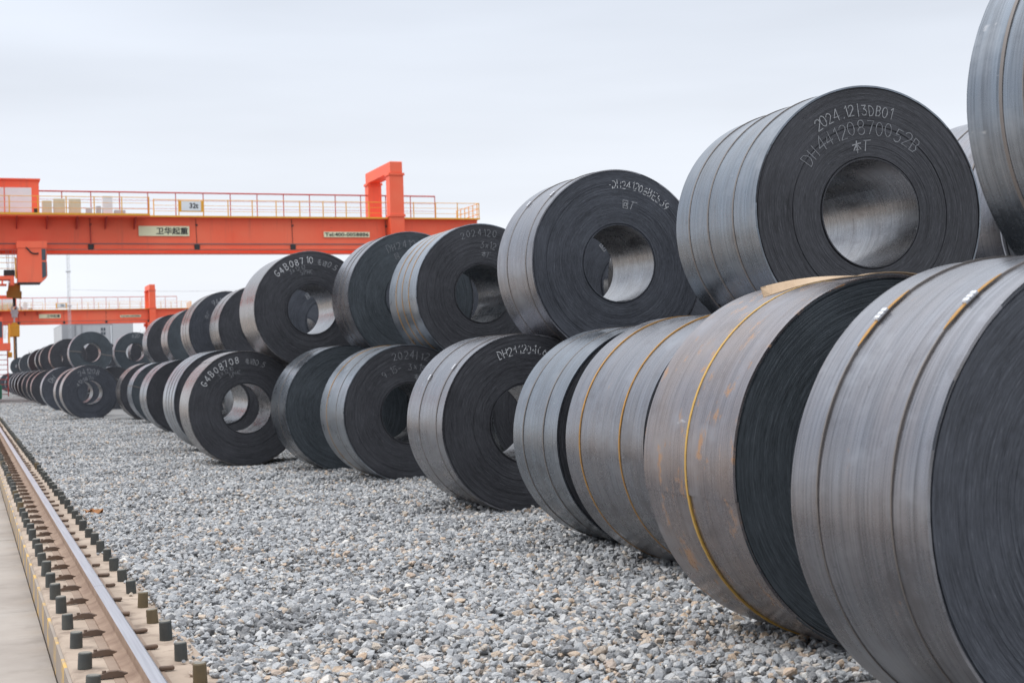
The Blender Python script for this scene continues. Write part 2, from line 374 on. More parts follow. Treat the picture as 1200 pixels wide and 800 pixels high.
# concrete beam, chamfered left arris, painted side a separate slab
yl = [(-0.312, -0.28), (0.36, -0.28), (0.36, -0.006), (0.345, 0.0), (-0.30, 0.0), (-0.312, -0.012)]
MB().prism(yl, 'y', -6, 330).build('concrete_beam', M['track'], track)
MB().box(-0.330, -0.3125, -6, 330, -0.27, -0.016).build('painted_kerb_face', M['kerbpaint'], track)
prof = [(-0.075, 0.004), (0.075, 0.004), (0.075, 0.014), (0.03, 0.028), (0.017, 0.04), (0.017, 0.085), (0.026, 0.098), (0.034, 0.103), (0.034, 0.128), (0.026, 0.134), (-0.026, 0.134), (-0.034, 0.128), (-0.034, 0.103), (-0.026, 0.098), (-0.017, 0.085), (-0.017, 0.04), (-0.03, 0.028), (-0.075, 0.014)]
cuts = [-6.0]+[9.55+k*12.0 for k in range(0, 27)]
for a_, b_ in zip(cuts[:-1], cuts[1:]):
    rb = MB()
    rb.prism(prof, 'y', a_+0.003, b_-0.003)
    # the top faces carry the running material
    ro = rb.build('rail', [M['railside'], M['railtop']], track)
    for p_ in ro.data.polygons:
        if p_.normal.z > 0.3 and p_.center.z > 0.12: p_.material_index = 1
# sole plate under the rail
MB().box(-0.125, 0.125, -6, 330, 0.0005, 0.0035).build('sole_plate', M['sole'], track)
capm = MB()
n = 16
ring = [(math.cos(2*math.pi*k/n), math.sin(2*math.pi*k/n)) for k in range(n)]
for (r0, z0), (r1, z1) in (((0.036, 0.001), (0.034, 0.095)), ((0.034, 0.095), (0.029, 0.101))):
    capm.add([(c*r0, s*r0, z0) for c, s in ring]+[(c*r1, s*r1, z1) for c, s in ring], [(k, (k+1) % n, n+(k+1) % n, n+k) for k in range(n)], 0)
capm.add([(c*0.029, s*0.029, 0.101) for c, s in ring], [tuple(range(n))], 1)
cap_o = capm.build('bolt_cap', [M['cap'], M['captop']], track, (-0.242, 7.58-0.61*3, 0), 40)
cap_b = cap_o.data.copy(); cap_b.materials[0] = M['capbrown']
clipm = MB()
clipm.prism([(-0.085, 0.004), (0.075, 0.004), (0.075, 0.016), (0.02, 0.036), (-0.02, 0.036), (-0.085, 0.014)], 'y', -0.016, 0.016)
clipm.tube((-0.045, 0, 0.01), (-0.045, 0, 0.040), 0.010, 6)
clip_o = clipm.build('rail_clip', M['rustclip'], track, (-0.125, 7.58-0.61*3+0.3, 0.002))
nubm = MB().box(-0.04, 0.04, -0.022, 0.022, 0.003, 0.024, b=0.006)
nub_o = nubm.build('rail_clip', M['rustclip'], track, (0.115, 7.58-0.61*3+0.3, 0.002))
for k in range(141):
    y = 7.58-0.61*3+0.61*k
    for s_, ox in ((-1, -0.242), (1, 0.246)):
        if k == 0 and s_ < 0: continue
        yy = y+(0.0 if s_ < 0 else -0.03)+random.uniform(-.02, .02)
        me = cap_b if random.random() < 0.07 or (s_ > 0 and k == 5) else cap_o.data
        inst('bolt_cap', me, track, (ox+random.uniform(-.006, .006), yy, 0), (R_(random.uniform(-3, 3)), R_(random.uniform(-3, 3)), random.uniform(0, 6)), (random.uniform(.92, 1.05),)*2+(random.uniform(.82, 1.1),))
    if k:
        inst('rail_clip', clip_o.data, track, (-0.125+random.uniform(-.01, .01), y+0.3+random.uniform(-.03, .03), 0.002), (0, 0, R_(random.uniform(-16, 16))))
        inst('rail_clip', nub_o.data, track, (0.125+random.uniform(-.02, .02), y+0.3+random.uniform(-.05, .05), 0.002), (0, 0, R_(random.uniform(-20, 20))), (random.uniform(.6, 1.1), random.uniform(.6, 1.2), 1))

# loose stones: instanced shapes over the bed (nobody could count them)
stones = bpy.data.collections.new('stone_shapes')
for k in range(10):
    bm = bmesh.new(); bmesh.ops.create_icosphere(bm, subdivisions=2 if k < 5 else 1, radius=0.5)
    rs = np.random.default_rng(100+k)
    for _ in range(12):       # split faces: clip the ball by random planes
        nrm = Vector(rs.normal(size=3)).normalized(); d = rs.uniform(0.20, 0.40)
        for v in bm.verts:
            e_ = v.co.dot(nrm)-d
            if e_ > 0: v.co -= nrm*e_
    sc_ = Vector((rs.uniform(0.95, 1.35), rs.uniform(0.75, 1.0), rs.uniform(0.5, 0.8)))
    for v in bm.verts: v.co = Vector((v.co.x*sc_.x, v.co.y*sc_.y, v.co.z*sc_.z))
    me = bpy.data.meshes.new('stone_%d' % k); bm.to_mesh(me); bm.free(); me.materials.append(M['stone'])
    stones.objects.link(bpy.data.objects.new('stone_shape', me))
pts, scl = [], []
def zone(x0, x1, y0, y1, dens, smin, smax):
    n = int((x1-x0)*(y1-y0)*dens)
    x = rng.uniform(x0, x1, n); y = rng.uniform(y0, y1, n)
    s = smin+(smax-smin)*rng.beta(1.15, 4.2, n)
    pts.append(np.stack([x, y, gh(x, y)+s*0.12+rng.uniform(-0.006, 0.012, n)], 1)); scl.append(s)
zone(1.085, 4.8, 5.5, 9.5, 1500, 0.022, 0.13)
zone(1.085, 5.4, 9.5, 15, 1150, 0.024, 0.12)
zone(1.085, 6.0, 15, 26, 780, 0.03, 0.11)
zone(1.085, 5.6, 26, 48, 380, 0.04, 0.10)
zone(1.085, 4.2, 48, 80, 170, 0.05, 0.12)
# strays on the edge of the beam
nst = 900
x = 1.09-np.abs(rng.normal(0, 0.035, nst)); y = rng.uniform(6, 40, nst); s = rng.uniform(0.015, 0.045, nst)
pts.append(np.stack([x, y, 0.004+s*0.2], 1)); scl.append(s)
pts = np.concatenate(pts); scl = np.concatenate(scl); npt = len(pts)
clump = 0.5+0.25*np.sin(pts[:, 0]*1.7+pts[:, 1]*0.9)+0.25*np.sin(pts[:, 1]*1.3-pts[:, 0]*0.6+1)
white = rng.random(npt) < 0.03
tint = np.clip(rng.beta(1.15, 1.2, npt)*0.78, 0, 1)
warm = rng.random(npt) < 0.05+0.09*clump+0.14*np.exp(-((pts[:, 1]-6.6)/1.6)**2)
tint[warm] = rng.uniform(0.79, 0.97, warm.sum())
tint[white] = rng.uniform(0.98, 1.0, white.sum())
dark = np.exp(-(((pts[:, 0]-1.75)/0.28)**2+((pts[:, 1]-8.15)/0.35)**2))      # oily dark patch near the track
dk = rng.random(npt) < dark*0.75; tint[dk] = rng.uniform(0, 0.1, dk.sum())
gm = bpy.data.meshes.new('gravel'); gm.vertices.add(npt); gm.vertices.foreach_set('co', pts.astype(np.float32).ravel())
for nm, ty, data in (('tint', 'FLOAT', tint), ('size', 'FLOAT', scl), ('pick', 'INT', rng.integers(0, 10, npt)), ('rot', 'FLOAT_VECTOR', np.stack([rng.normal(0, .45, npt), rng.normal(0, .45, npt), rng.uniform(0, 6.28, npt)], 1))):
    a = gm.attributes.new(nm, ty, 'POINT')
    a.data.foreach_set('vector' if ty == 'FLOAT_VECTOR' else 'value', np.asarray(data, dtype=np.int32 if ty == 'INT' else np.float32).ravel())
gm.materials.append(M['stone'])
go = link(bpy.data.objects.new('gravel', gm))
tag(go, 'loose grey and tan crushed stone spread between track and coils', 'gravel', kind='stuff')
ng = bpy.data.node_groups.new('scatter_stones', 'GeometryNodeTree')
ng.interface.new_socket('Geometry', in_out='INPUT', socket_type='NodeSocketGeometry')
ng.interface.new_socket('Geometry', in_out='OUTPUT', socket_type='NodeSocketGeometry')
gi, g_o = ng.nodes.new('NodeGroupInput'), ng.nodes.new('NodeGroupOutput')
ci = ng.nodes.new('GeometryNodeCollectionInfo'); ci.inputs['Collection'].default_value = stones; ci.inputs['Separate Children'].default_value = True; ci.inputs['Reset Children'].default_value = True
ip = ng.nodes.new('GeometryNodeInstanceOnPoints'); ip.inputs['Pick Instance'].default_value = True
def nattr(nm, ty):
    q = ng.nodes.new('GeometryNodeInputNamedAttribute'); q.data_type = ty; q.inputs['Name'].default_value = nm
    return q.outputs['Attribute']
ng.links.new(gi.outputs[0], ip.inputs['Points']); ng.links.new(ci.outputs[0], ip.inputs['Instance'])
ng.links.new(nattr('pick', 'INT'), ip.inputs['Instance Index'])
er = ng.nodes.new('FunctionNodeEulerToRotation'); ng.links.new(nattr('rot', 'FLOAT_VECTOR'), er.inputs[0]); ng.links.new(er.outputs[0], ip.inputs['Rotation'])
ng.links.new(nattr('size', 'FLOAT'), ip.inputs['Scale'])
ng.links.new(ip.outputs[0], g_o.inputs[0])
mod = go.modifiers.new('scatter', 'NODES'); mod.node_group = ng

# ------------------------------------------------------------------ chalk lettering: a stroke alphabet
def arc(cx, cy, rx, ry, a0, a1, n=9): return [(cx+rx*math.cos(R_(a0+(a1-a0)*k/n)), cy+ry*math.sin(R_(a0+(a1-a0)*k/n))) for k in range(n+1)]
G = {
 '0': [arc(.3, .5, .26, .48, 90, 450, 14)], '1': [[(.15, .8), (.32, 1), (.32, 0)]],
 '2': [arc(.3, .72, .25, .27, 170, -30, 8)+[(.05, 0), (.58, 0)]],
 '3': [[(.08, .97), (.5, .97), (.26, .6)]+arc(.27, .31, .28, .3, 75, -150, 8)],
 '4': [[(.44, 0), (.44, 1), (.04, .32), (.6, .32)]], '5': [[(.54, 1), (.14, 1), (.1, .56)]+arc(.28, .31, .28, .31, 110, -150, 8)],
 '6': [[(.48, 1), (.16, .55)]+arc(.3, .29, .24, .28, 160, -200, 10)], '7': [[(.05, 1), (.57, 1), (.22, 0)]],
 '8': [arc(.3, .75, .21, .24, -90, 270, 12), arc(.3, .26, .26, .25, 90, 450, 12)], '9': [arc(.3, .7, .24, .28, 0, 360, 10)+[(.5, .45), (.34, 0)]],
 'A': [[(.02, 0), (.3, 1), (.58, 0)], [(.12, .36), (.48, .36)]],
 'B': [[(.08, 0), (.08, 1), (.4, .97), (.5, .78), (.38, .54), (.08, .52)], [(.38, .54), (.56, .32), (.44, .04), (.08, 0)]],
 'C': [arc(.34, .5, .28, .48, 55, 305, 10)], 'D': [[(.08, 0), (.08, 1), (.36, .95), (.56, .66), (.56, .34), (.36, .05), (.08, 0)]],
 'E': [[(.55, 1), (.08, 1), (.08, 0), (.56, 0)], [(.08, .52), (.46, .52)]], 'G': [arc(.32, .5, .27, .48, 50, 330, 10)+[(.56, .42), (.34, .42)]],
 'H': [[(.06, 0), (.06, 1)], [(.55, 0), (.55, 1)], [(.06, .5), (.55, .5)]], 'P': [[(.08, 0), (.08, 1), (.42, .97), (.54, .76), (.4, .53), (.08, .5)]],
 'S': [arc(.3, .74, .23, .25, 40, 250, 7)+arc(.3, .26, .25, .26, 80, -140, 7)], 'x': [[(.1, .15), (.5, .7)], [(.1, .7), (.5, .15)]],
 'L': [[(.08, 1), (.08, 0), (.54, 0)]], '/': [[(.3, -.05), (.34, 1.05)]], '.': [[(.28, 0), (.34, .06)]], '-': [[(.1, .4), (.5, .45)]], ' ': [],
 '\u672c': [[(.02, .72), (.8, .78)], [(.42, 1.0), (.42, 0)], [(.4, .74), (.05, .25)], [(.44, .74), (.8, .25)], [(.24, .25), (.6, .27)]],
 '\u5382': [[(.1, .92), (.75, .97)], [(.28, .93), (.05, .02)]],
 '\u6bdb': [[(.5, .98), (.12, .88)], [(.08, .65), (.6, .7)], [(.02, .4), (.68, .46)], [(.32, .9), (.34, .08), (.66, .06), (.7, .2)]],
 '\u56de': [[(.05, 0), (.05, 1), (.7, 1), (.7, 0), (.05, 0)], [(.22, .3), (.22, .7), (.52, .7), (.52, .3), (.22, .3)]],
 '\u8fb9': [[(.3, .85), (.72, .85), (.66, .3), (.56, .34)], [(.5, 1), (.46, .6), (.28, .3)], [(.06, .9), (.16, .76)], [(.02, .55), (.16, .55), (.1, .12), (.75, .02)]],
}
def chalk(parent, R, w, text, rad, a0, h, wid=0.007, mat='chalk', pitch=0.78, dotted=False, jit=0.03, seed=1):
    """text written clockwise along a circle of the front end face; a0 in degrees from the top"""
    rs = random.Random(seed*131+len(text))
    mb = MB(); u = 0.0; yy = -w/2+0.0012
    def place(px, pz):
        a = R_(a0)+px/rad; q = rad+pz-h/2
        return (math.sin(a)*q, math.cos(a)*q)
    for ch in text:
        jx, jz, js, sh = rs.uniform(-jit, jit)*h, rs.uniform(-jit, jit)*h*2, rs.uniform(.92, 1.08), rs.uniform(-.1, .1)
        for st in G.get(ch, []):
            P = [(u+jx+(px+sh*pz)*h*js, jz+pz*h*js) for px, pz in st]
            # resample
            seg = []
            for (ax, az), (bx, bz) in zip(P[:-1], P[1:]):
                L = math.hypot(bx-ax, bz-az); k = max(1, int(L/(0.016 if dotted else 0.03)))
                for i in range(k):
                    seg.append(((ax+(bx-ax)*i/k, az+(bz-az)*i/k), (ax+(bx-ax)*(i+1)/k, az+(bz-az)*(i+1)/k)))
            for i, (p, q) in enumerate(seg):
                if dotted and rs.random() < 0.30: continue
                if not dotted and ord(ch) < 1000 and rs.random() < 0.02: continue
                p2, q2 = place(*p), place(*q)
                dx, dz = q2[0]-p2[0], q2[1]-p2[1]; L = math.hypot(dx, dz) or 1
                ww = wid*rs.uniform(.7, 1.25); ex = 0.3*ww/L
                nx_, nz_ = -dz/L*ww/2, dx/L*ww/2
                p2 = (p2[0]-dx*ex, p2[1]-dz*ex); q2 = (q2[0]+dx*ex, q2[1]+dz*ex)
                y2 = yy-rs.uniform(0, 0.0006)
                v = [(p2[0]+nx_, y2, p2[1]+nz_), (q2[0]+nx_, y2, q2[1]+nz_), (q2[0]-nx_, y2, q2[1]-nz_), (p2[0]-nx_, y2, p2[1]-nz_)]
                v += [(a_, yy+0.0022, c_) for a_, b_, c_ in v]
                mb.add(v, [(0, 1, 2, 3), (0, 4, 5, 1), (1, 5, 6, 2), (2, 6, 7, 3), (3, 7, 4, 0)])
        u += h*(pitch if ord(ch) < 1000 else pitch*1.25)*(0.6 if ch in '.1' else 1)
    if mb.v: mb.build('chalk_marking', M[mat], parent, (0, 0, R))

# ------------------------------------------------------------------ steel coils
def lathe(profile, segs, a_off=0.0, rfun=None):
    """profile [(r, y)], turned round Y; rfun(theta, r, i) may vary it; returns verts, faces (closed round)"""
    v = []; f = []; npf = len(profile)
    for k in range(segs):
        th = 2*math.pi*k/segs+a_off; c, s = math.sin(th), math.cos(th)
        for i, (r, y) in enumerate(profile):
            if rfun: r, y = rfun(th, r, y, i)
            v.append((c*r, y, s*r))
    for k in range(segs):
        k2 = (k+1) % segs
        for i in range(npf-1): f.append((k*npf+i, k*npf+i+1, k2*npf+i+1, k2*npf+i))
    return v, f

def end_face_mesh(Ri, R, y0, sign, wraps, segs, rs):
    drift = 0.0; prof = []
    t_ = (R-Ri)/wraps
    gaps = set(rs.sample(range(3, wraps-2), max(1, wraps//14)))
    for k in range(wraps):
        drift = 0.75*drift+rs.gauss(0, 0.0016)
        o_ = min(0.0045, max(-0.007, drift))
        if k in gaps: o_ = 0.010
        if k == 0: o_ = -0.003
        a, b = Ri+k*t_, Ri+(k+1)*t_
        prof.append((a+0.0006, y0+sign*-1*0+(-sign)*(-o_)*-1)); prof.append((b-0.0006, y0+(-sign)*(-o_)*-1))
    return prof

def coil(name, X, Yf, R, w, z=None, yaw=0.0, wrap='wrap_blue', face='face_blue', straps=(), texts=(), label='', cat='steel coil', group='steel coils in the yard', lod=0, Ri=0.385, seam=200, radial=None, seed=None, axial=0):
    seed = int(X*100+Yf*1000) if seed is None else seed
    rs = random.Random(seed)
    zc = R-0.02 if z is None else z
    e = empty(name, (X, Yf+w/2, zc-R), R_(yaw)); tag(e, label, cat, group)
    loc = (0, 0, R)
    segs = (176, 88, 48)[lod]; wraps = (58, 26, 10)[lod]
    # outer wrap: one turn of sheet whose tail ends in a small step, edges a little wavy
    tk = 0.007; s0 = R_(seam); ph = [rs.uniform(0, 6.28) for _ in range(4)]
    nax = (9, 5, 3)[lod]
    prof = [(R-0.012, -w/2)]+[(R, -w/2+w*k/(nax-1)) for k in range(nax)]+[(R-0.012, w/2)]
    V = []; F = []; npf = len(prof)
    for k in range(segs+1):
        th = s0+2*math.pi*k/segs; fr = k/segs
        c, s = math.sin(th), math.cos(th)
        wob = 0.0022*math.sin(2*th+ph[0])+0.0016*math.sin(5*th+ph[1])
        wy = 0.004*math.sin(3*th+ph[2])+0.003*math.sin(8*th+ph[3])+rs.gauss(0, 0.0007)
        for i, (r, y) in enumerate(prof):
            rr_ = r-tk*fr+wob*fr*(1-fr)*4
            yy = y-wy*(1 if i < npf/2 else -0.6) if i in (0, 1, npf-2, npf-1) else y
            V.append((c*rr_, yy, s*rr_))
    for k in range(segs):
        for i in range(npf-1): F.append((k*npf+i, (k+1)*npf+i, (k+1)*npf+i+1, k*npf+i+1))
    for i in range(npf-1): F.append((i, i+1, segs*npf+i+1, segs*npf+i))
    mesh_obj('outer_wrap', V, F, M[wrap], e, loc, 28)
    # end faces (front towards the track's near end), wraps stepped against each other
    for sg in (-1, 1):
        wr = wraps if sg < 0 else max(8, wraps//4); sgm = segs if sg < 0 else max(40, segs//2)
        t_ = (R-0.006-Ri)/wr; prof = []; drift = 0.0
        gaps = set(rs.sample(range(2, wr-1), max(1, wr//40)))
        for k in range(wr):
            drift = 0.6*drift+rs.gauss(0, 0.0008); o_ = max(-0.002, min(0.003, drift))
            if k in gaps: o_ = 0.004
            if k == 0: o_ = -0.007
            if k == 1 and wr > 12: o_ = 0.012
            if k == wr-2: o_ = 0.006
            prof += [(Ri+k*t_+0.0004, sg*(w/2-0.004-o_)), (Ri+(k+1)*t_-0.0004, sg*(w/2-0.004-o_))]
        if sg > 0: prof = prof[::-1]
        v, f = lathe(prof, sgm)
        f = [q[::-1] for q in f] if False else f
        mesh_obj('end_face', v, f, M[face], e, loc)
    # bore: innermost turn with its own lap
    nb = max(40, segs//2); v = []; f = []
    a0 = rs.uniform(0, 6.28)
    for k in range(nb+1):
        th = a0+2*math.pi*k/nb; rr_ = Ri+0.0005+0.008*(1-k/nb)*0.6
        for y in (-w/2+0.002, -w/6, w/6, w/2-0.002): v.append((math.sin(th)*(rr_-0.0), y, math.cos(th)*rr_))
    for k in range(nb):
        for i in range(3): f.append((k*4+i, k*4+i+1, (k+1)*4+i+1, (k+1)*4+i))
    mesh_obj('bore_wall', v, f, M['bore'], e, loc, 40)
    # circumferential straps with crimped buckles
    for st in straps:
        fr, mt, bk = (tuple(st)+(None,)*3)[:3]
        yc = w/2-w*fr; hw = (0.0038 if Yf < 8 and mt != 'strap_yellow' else 0.0085) if mt != 'wide' else 0.0105
        mt = mt if mt != 'wide' else 'strap_dark'
        v, f = lathe([(R-0.006, yc-hw), (R+0.003, yc-hw), (R+0.003, yc+hw), (R-0.006, yc+hw)], max(64, segs//2))
        f = [q[::-1] for q in f]
        so = mesh_obj('strap', v, f, M[mt], e, loc, 40)
        if bk is not None:
            if Yf < 8:      # the strap's scraped golden ends on both sides of the buckle
                pv = []; pf = []
                for k in range(21):
                    a = R_(bk-10+20*k/20); hw2 = 0.0095*min(1.0, 0.25+2.2*(1-abs(k-10)/10))
                    pv += [(math.sin(a)*(R+0.0045), yc-hw2, math.cos(a)*(R+0.0045)), (math.sin(a)*(R+0.0045), yc+hw2, math.cos(a)*(R+0.0045)), (math.sin(a)*(R+0.002), yc+hw2, math.cos(a)*(R+0.002)), (math.sin(a)*(R+0.002), yc-hw2, math.cos(a)*(R+0.002))]
                for k in range(20):
                    for q_ in range(4): pf.append((k*4+q_, k*4+(q_+1) % 4, k*4+4+(q_+1) % 4, k*4+4+q_))
                mesh_obj('strap_end', pv, pf, M['strap_gold'], so)
            b = MB(); L = 0.034
            for k in (-1, 0, 1):
                b.box(-0.014, 0.014, k*L*0.62-L*0.28, k*L*0.62+L*0.28, 0.0, 0.012, b=0.003)
            b.box(-0.010, 0.010, -L, L, -0.002, 0.007)
            bo = b.build('buckle', M['buckle'], so)
            a = R_(bk); bo.location = (math.sin(a)*(R+0.004), yc, math.cos(a)*(R+0.004))
            # local z outwards, local y round the coil, local x along the axis
            zx = Vector((math.sin(a), 0, math.cos(a))); xx = Vector((0, 1, 0)); yx = zx.cross(xx)
            bo.rotation_euler = Matrix((xx, yx, zx)).transposed().to_euler()
    # straps through the bore, seen as dark lines across the end face
    for a in (radial or ()):
        b = MB(); hw = 0.016; o2 = 0.012
        b.box(-hw, hw, -w/2-o2, -w/2-o2+0.004, Ri-0.004, R+0.010)
        b.box(-hw, hw, w/2+o2-0.004, w/2+o2, Ri-0.004, R+0.010)
        b.box(-hw, hw, -w/2-o2+0.0045, w/2+o2-0.0045, R+0.004, R+0.009)
        b.box(-hw, hw, -w/2-o2+0.0045, w/2+o2-0.0045, Ri-0.004, Ri)
        so = b.build('strap', M['strap_dark'], e, loc); so.rotation_euler = (0, R_(a), 0)
    for k, tx in enumerate(texts):
        kw = dict(tx); chalk(e, R, w, kw.pop('s'), kw.pop('r'), kw.pop('a'), kw.pop('h'), seed=seed+k, **kw)
    return e

D, GO = 'strap_dark', 'strap_gold'
near = 'steel coils of the near stack'
# front row on the gravel, nearest first
coil('steel_coil', 3.97, 4.02, 0.943, 0.85, wrap='wrap_violet', face='face_blue', straps=((0.22, D, -41), (0.77, D, -37)), seam=110,
     label='nearest ground coil, cut off by the right edge, two straps with silver buckles', group=near)
b2 = coil('steel_coil', 4.33, 5.956, 0.947, 0.94, wrap='wrap_rust', face='face_teal', straps=((0.5, 'strap_yellow'),), seam=262,
     label='rust-stained ground coil with one golden strap and a loose tan strip on top', group=near)
coil('steel_coil', 5.0, 8.36, 0.908, 1.28, wrap='wrap_violet', face='face_blue', straps=((0.2, GO), (0.72, GO)),
     label='violet-grey ground coil with two thin golden straps, beside the rust-stained coil', group=near)
coil('steel_coil', 5.11, 10.12, 0.888, 0.94, wrap='wrap_blue', face='face_dark', straps=((0.24, D), (0.7, D)),
     label='narrow blue-grey ground coil with two dark straps, right of the DH24120 coil', group=near)
coil('steel_coil', 5.19, 13.17, 0.898, 1.18, wrap='wrap_violet', face='face_dark', straps=((0.36, D, -58), (0.84, D, -50)),
     texts=(dict(s='DH241204C628', r=.735, a=-24, h=.08, mat='chalk_bright', dotted=True, wid=.006, pitch=.72),),
     label='ground coil with dotted number DH241204C and two silver-buckled straps', group=near)
coil('steel_coil', 5.32, 17.60, 0.891, 1.26, wrap='wrap_pale', face='face_dark', straps=((0.28, GO), (0.7, D)),
     texts=(dict(s='2024/12 20', r=.75, a=-17, h=.09, pitch=.85, mat='chalk_dim', wid=.0055), dict(s='9.15- 3x1500', r=.6, a=-36, h=.085, pitch=.82, mat='chalk_dim', wid=.0055), dict(s='\u672c\u5382', r=.475, a=8, h=.075, mat='chalk_dim', wid=.0055)),
     label='pale ground coil with faint chalk writing, dark bore, gold and dark straps', group=near)
coil('steel_coil', 5.09, 19.93, 0.912, 1.03, wrap='wrap_blue', face='face_teal', straps=((0.55, D),),
     label='slate-faced ground coil without writing, right of the G4B08708 coil', group=near)
coil('steel_coil', 4.07, 22.34, 0.905, 1.0, wrap='wrap_brown', face='face_dark', seam=-35,
     texts=(dict(s='G4B08708', r=.765, a=-60, h=.1, mat='chalk_bright', wid=.010, pitch=.92), dict(s='3x1210', r=.66, a=-40, h=.07, mat='chalk_dim', wid=.0055), dict(s='SPHC', r=.575, a=-26, h=.065, mat='chalk_dim', wid=.0055), dict(s='\u6bdb\u8fb90.5', r=.735, a=0, h=.085)),
     label='ground coil marked G4B08708 in white, bore open to a bright coil behind', group=near)
coil('steel_coil', 4.36, 25.9, 0.94, 1.5, wrap='wrap_pale', face='face_dark', straps=((0.3, D), (0.55, D), (0.8, D)), lod=1,
     label='pale blue coil directly behind the G4B08708 coil on the gravel', group=near)
coil('steel_coil', 5.12, 31.2, 0.90, 1.25, wrap='wrap_brown', face='face_dark', lod=1,
     label='brown-grey ground coil seen through the bores behind the pale blue coil', group=near)
coil('steel_coil', 4.87, 34.9, 0.90, 1.4, wrap='wrap_blue', face='face_dark', straps=((0.5, D),), lod=1,
     label='grey ground coil just left of the pale blue coil, charcoal face showing', group=near)
coil('steel_coil', 5.31, 42.4, 0.90, 1.15, wrap='wrap_pale', face='face_teal', radial=(-75,), lod=1,
     label='slate-faced ground coil with a strap across its face, fourth left of G4B08708', group=near)
coil('steel_coil', 5.30, 45.6, 0.90, 1.35, wrap='wrap_brown', face='face_dark', straps=((0.5, D),), lod=1,
     label='farthest ground coil of the near stack, beside the gap before the far stack', group=near)
# upper layer
coil('steel_coil', 5.10, 3.95, 0.97, 1.15, z=2.54, wrap='wrap_blue', face='face_blue', straps=((0.19, 'wide'), (0.31, D)), seam=215,
     label='upper coil cut off by the top right corner of the picture', group=near)
coil('steel_coil', 5.905, 8.275, 0.885, 1.32, z=2.45, yaw=-4.0, wrap='wrap_blue', face='face_dark', straps=((0.18, 'wide'), (0.43, 'wide'), (0.74, 'wide')), Ri=0.373, seam=230,
     texts=(dict(s='2024.12/3DB01', r=.713, a=-35, h=.075, pitch=.72, wid=.0055), dict(s='DH44120870052B', r=.592, a=-56, h=.098, pitch=.76, wid=.005, mat='chalk_dim'), dict(s='\u672c\u5382', r=.466, a=-16, h=.080, pitch=.95, wid=.006)),
     label='large upper coil chalked 2024.12 and DH44120870052B with three dark bands', group=near)
coil('steel_coil', 8.30, 8.76, 0.95, 1.3, z=2.50, wrap='wrap_violet', face='face_dark', straps=((0.35, D), (0.7, D)), lod=1,
     label='upper coil mostly hidden behind, between the DH44120870052B coil and the corner coil', group=near)
coil('steel_coil', 6.15, 12.96, 0.95, 0.98, z=2.45, wrap='wrap_violet', face='face_blue', straps=((0.3, D, -46), (0.83, D, -42)),
     texts=(dict(s='-DH241208BE539', r=.80, a=-8, h=.078, mat='chalk_bright', dotted=True, wid=.006, pitch=.70), dict(s='\u56de\u5382', r=.60, a=6, h=.085)),
     label='upper coil with dotted number DH241208 and a small chalk mark below it', group=near)
coil('steel_coil', 6.27, 17.36, 0.91, 1.23, z=2.39, wrap='wrap_pale', face='face_dark', straps=((0.27, GO), (0.5, GO), (0.74, GO)), Ri=0.375,
     texts=(dict(s='2024120', r=.79, a=-21, h=.085, pitch=.95, mat='chalk_dim', wid=.0055), dict(s='3x12.5', r=.63, a=-2, h=.085, mat='chalk_dim', wid=.0055), dict(s='\u672c\u5382', r=.51, a=0, h=.075, mat='chalk_dim', wid=.0055)),
     label='pale upper coil with three thin gold-edged straps and chalked 2024120', group=near)
coil('steel_coil', 6.02, 19.69, 0.95, 0.94, z=2.47, wrap='wrap_violet', face='face_teal', straps=((0.45, D), (0.72, D)),
     texts=(dict(s='DH2412087', r=.765, a=-28, h=.10, pitch=.85, mat='chalk_dim', wid=.0055), dict(s='\u56de', r=.625, a=-22, h=.085, mat='chalk_dim', wid=.0055)),
     label='slate-faced upper coil with faint chalk DH2412, below the girder phone sign', group=near)
coil('steel_coil', 5.06, 21.89, 0.92, 1.22, z=2.40, wrap='wrap_brown', face='face_dark', seam=250,
     texts=(dict(s='G4B08710', r=.775, a=-46, h=.10, mat='chalk_bright', wid=.010, pitch=.9), dict(s='3x1210', r=.675, a=-31, h=.07, mat='chalk_dim', wid=.0055), dict(s='SPHC', r=.595, a=-17, h=.07, mat='chalk_dim', wid=.0055), dict(s='\u6bdb\u8fb90.5', r=.755, a=8, h=.085)),
     label='upper coil marked G4B08710 in white with a bright open bore', group=near)
coil('steel_coil', 6.10, 31.59, 0.92, 1.2, z=2.44, wrap='wrap_brown', face='face_dark', straps=((0.6, D),), lod=1,
     label='plain upper coil tucked behind the G4B08710 coil', group=near)
coil('steel_coil', 5.82, 34.06, 0.93, 1.35, z=2.44, wrap='wrap_brown', face='face_blue', straps=((0.3, D), (0.6, D)), lod=1,
     texts=(dict(s='9412011', r=.72, a=-30, h=.11, wid=.010, mat='chalk', pitch=.9), dict(s='\u672c\u5382', r=.6, a=-62, h=.11, wid=.009, mat='chalk_dim')),
     label='upper coil with chalk number 941201, second left of the G4B08710 coil', group=near)
coil('steel_coil', 6.25, 41.5, 0.90, 1.4, z=2.42, wrap='wrap_brown', face='face_teal', straps=((0.5, D),), lod=1,
     label='brown-grey upper coil with a slate face, left of the 941201 coil', group=near)
coil('steel_coil', 6.22, 46.2, 0.90, 1.2, z=2.42, wrap='wrap_blue', face='face_dark', lod=1,
     label='leftmost upper coil of the near stack, under the far crane column', group=near)
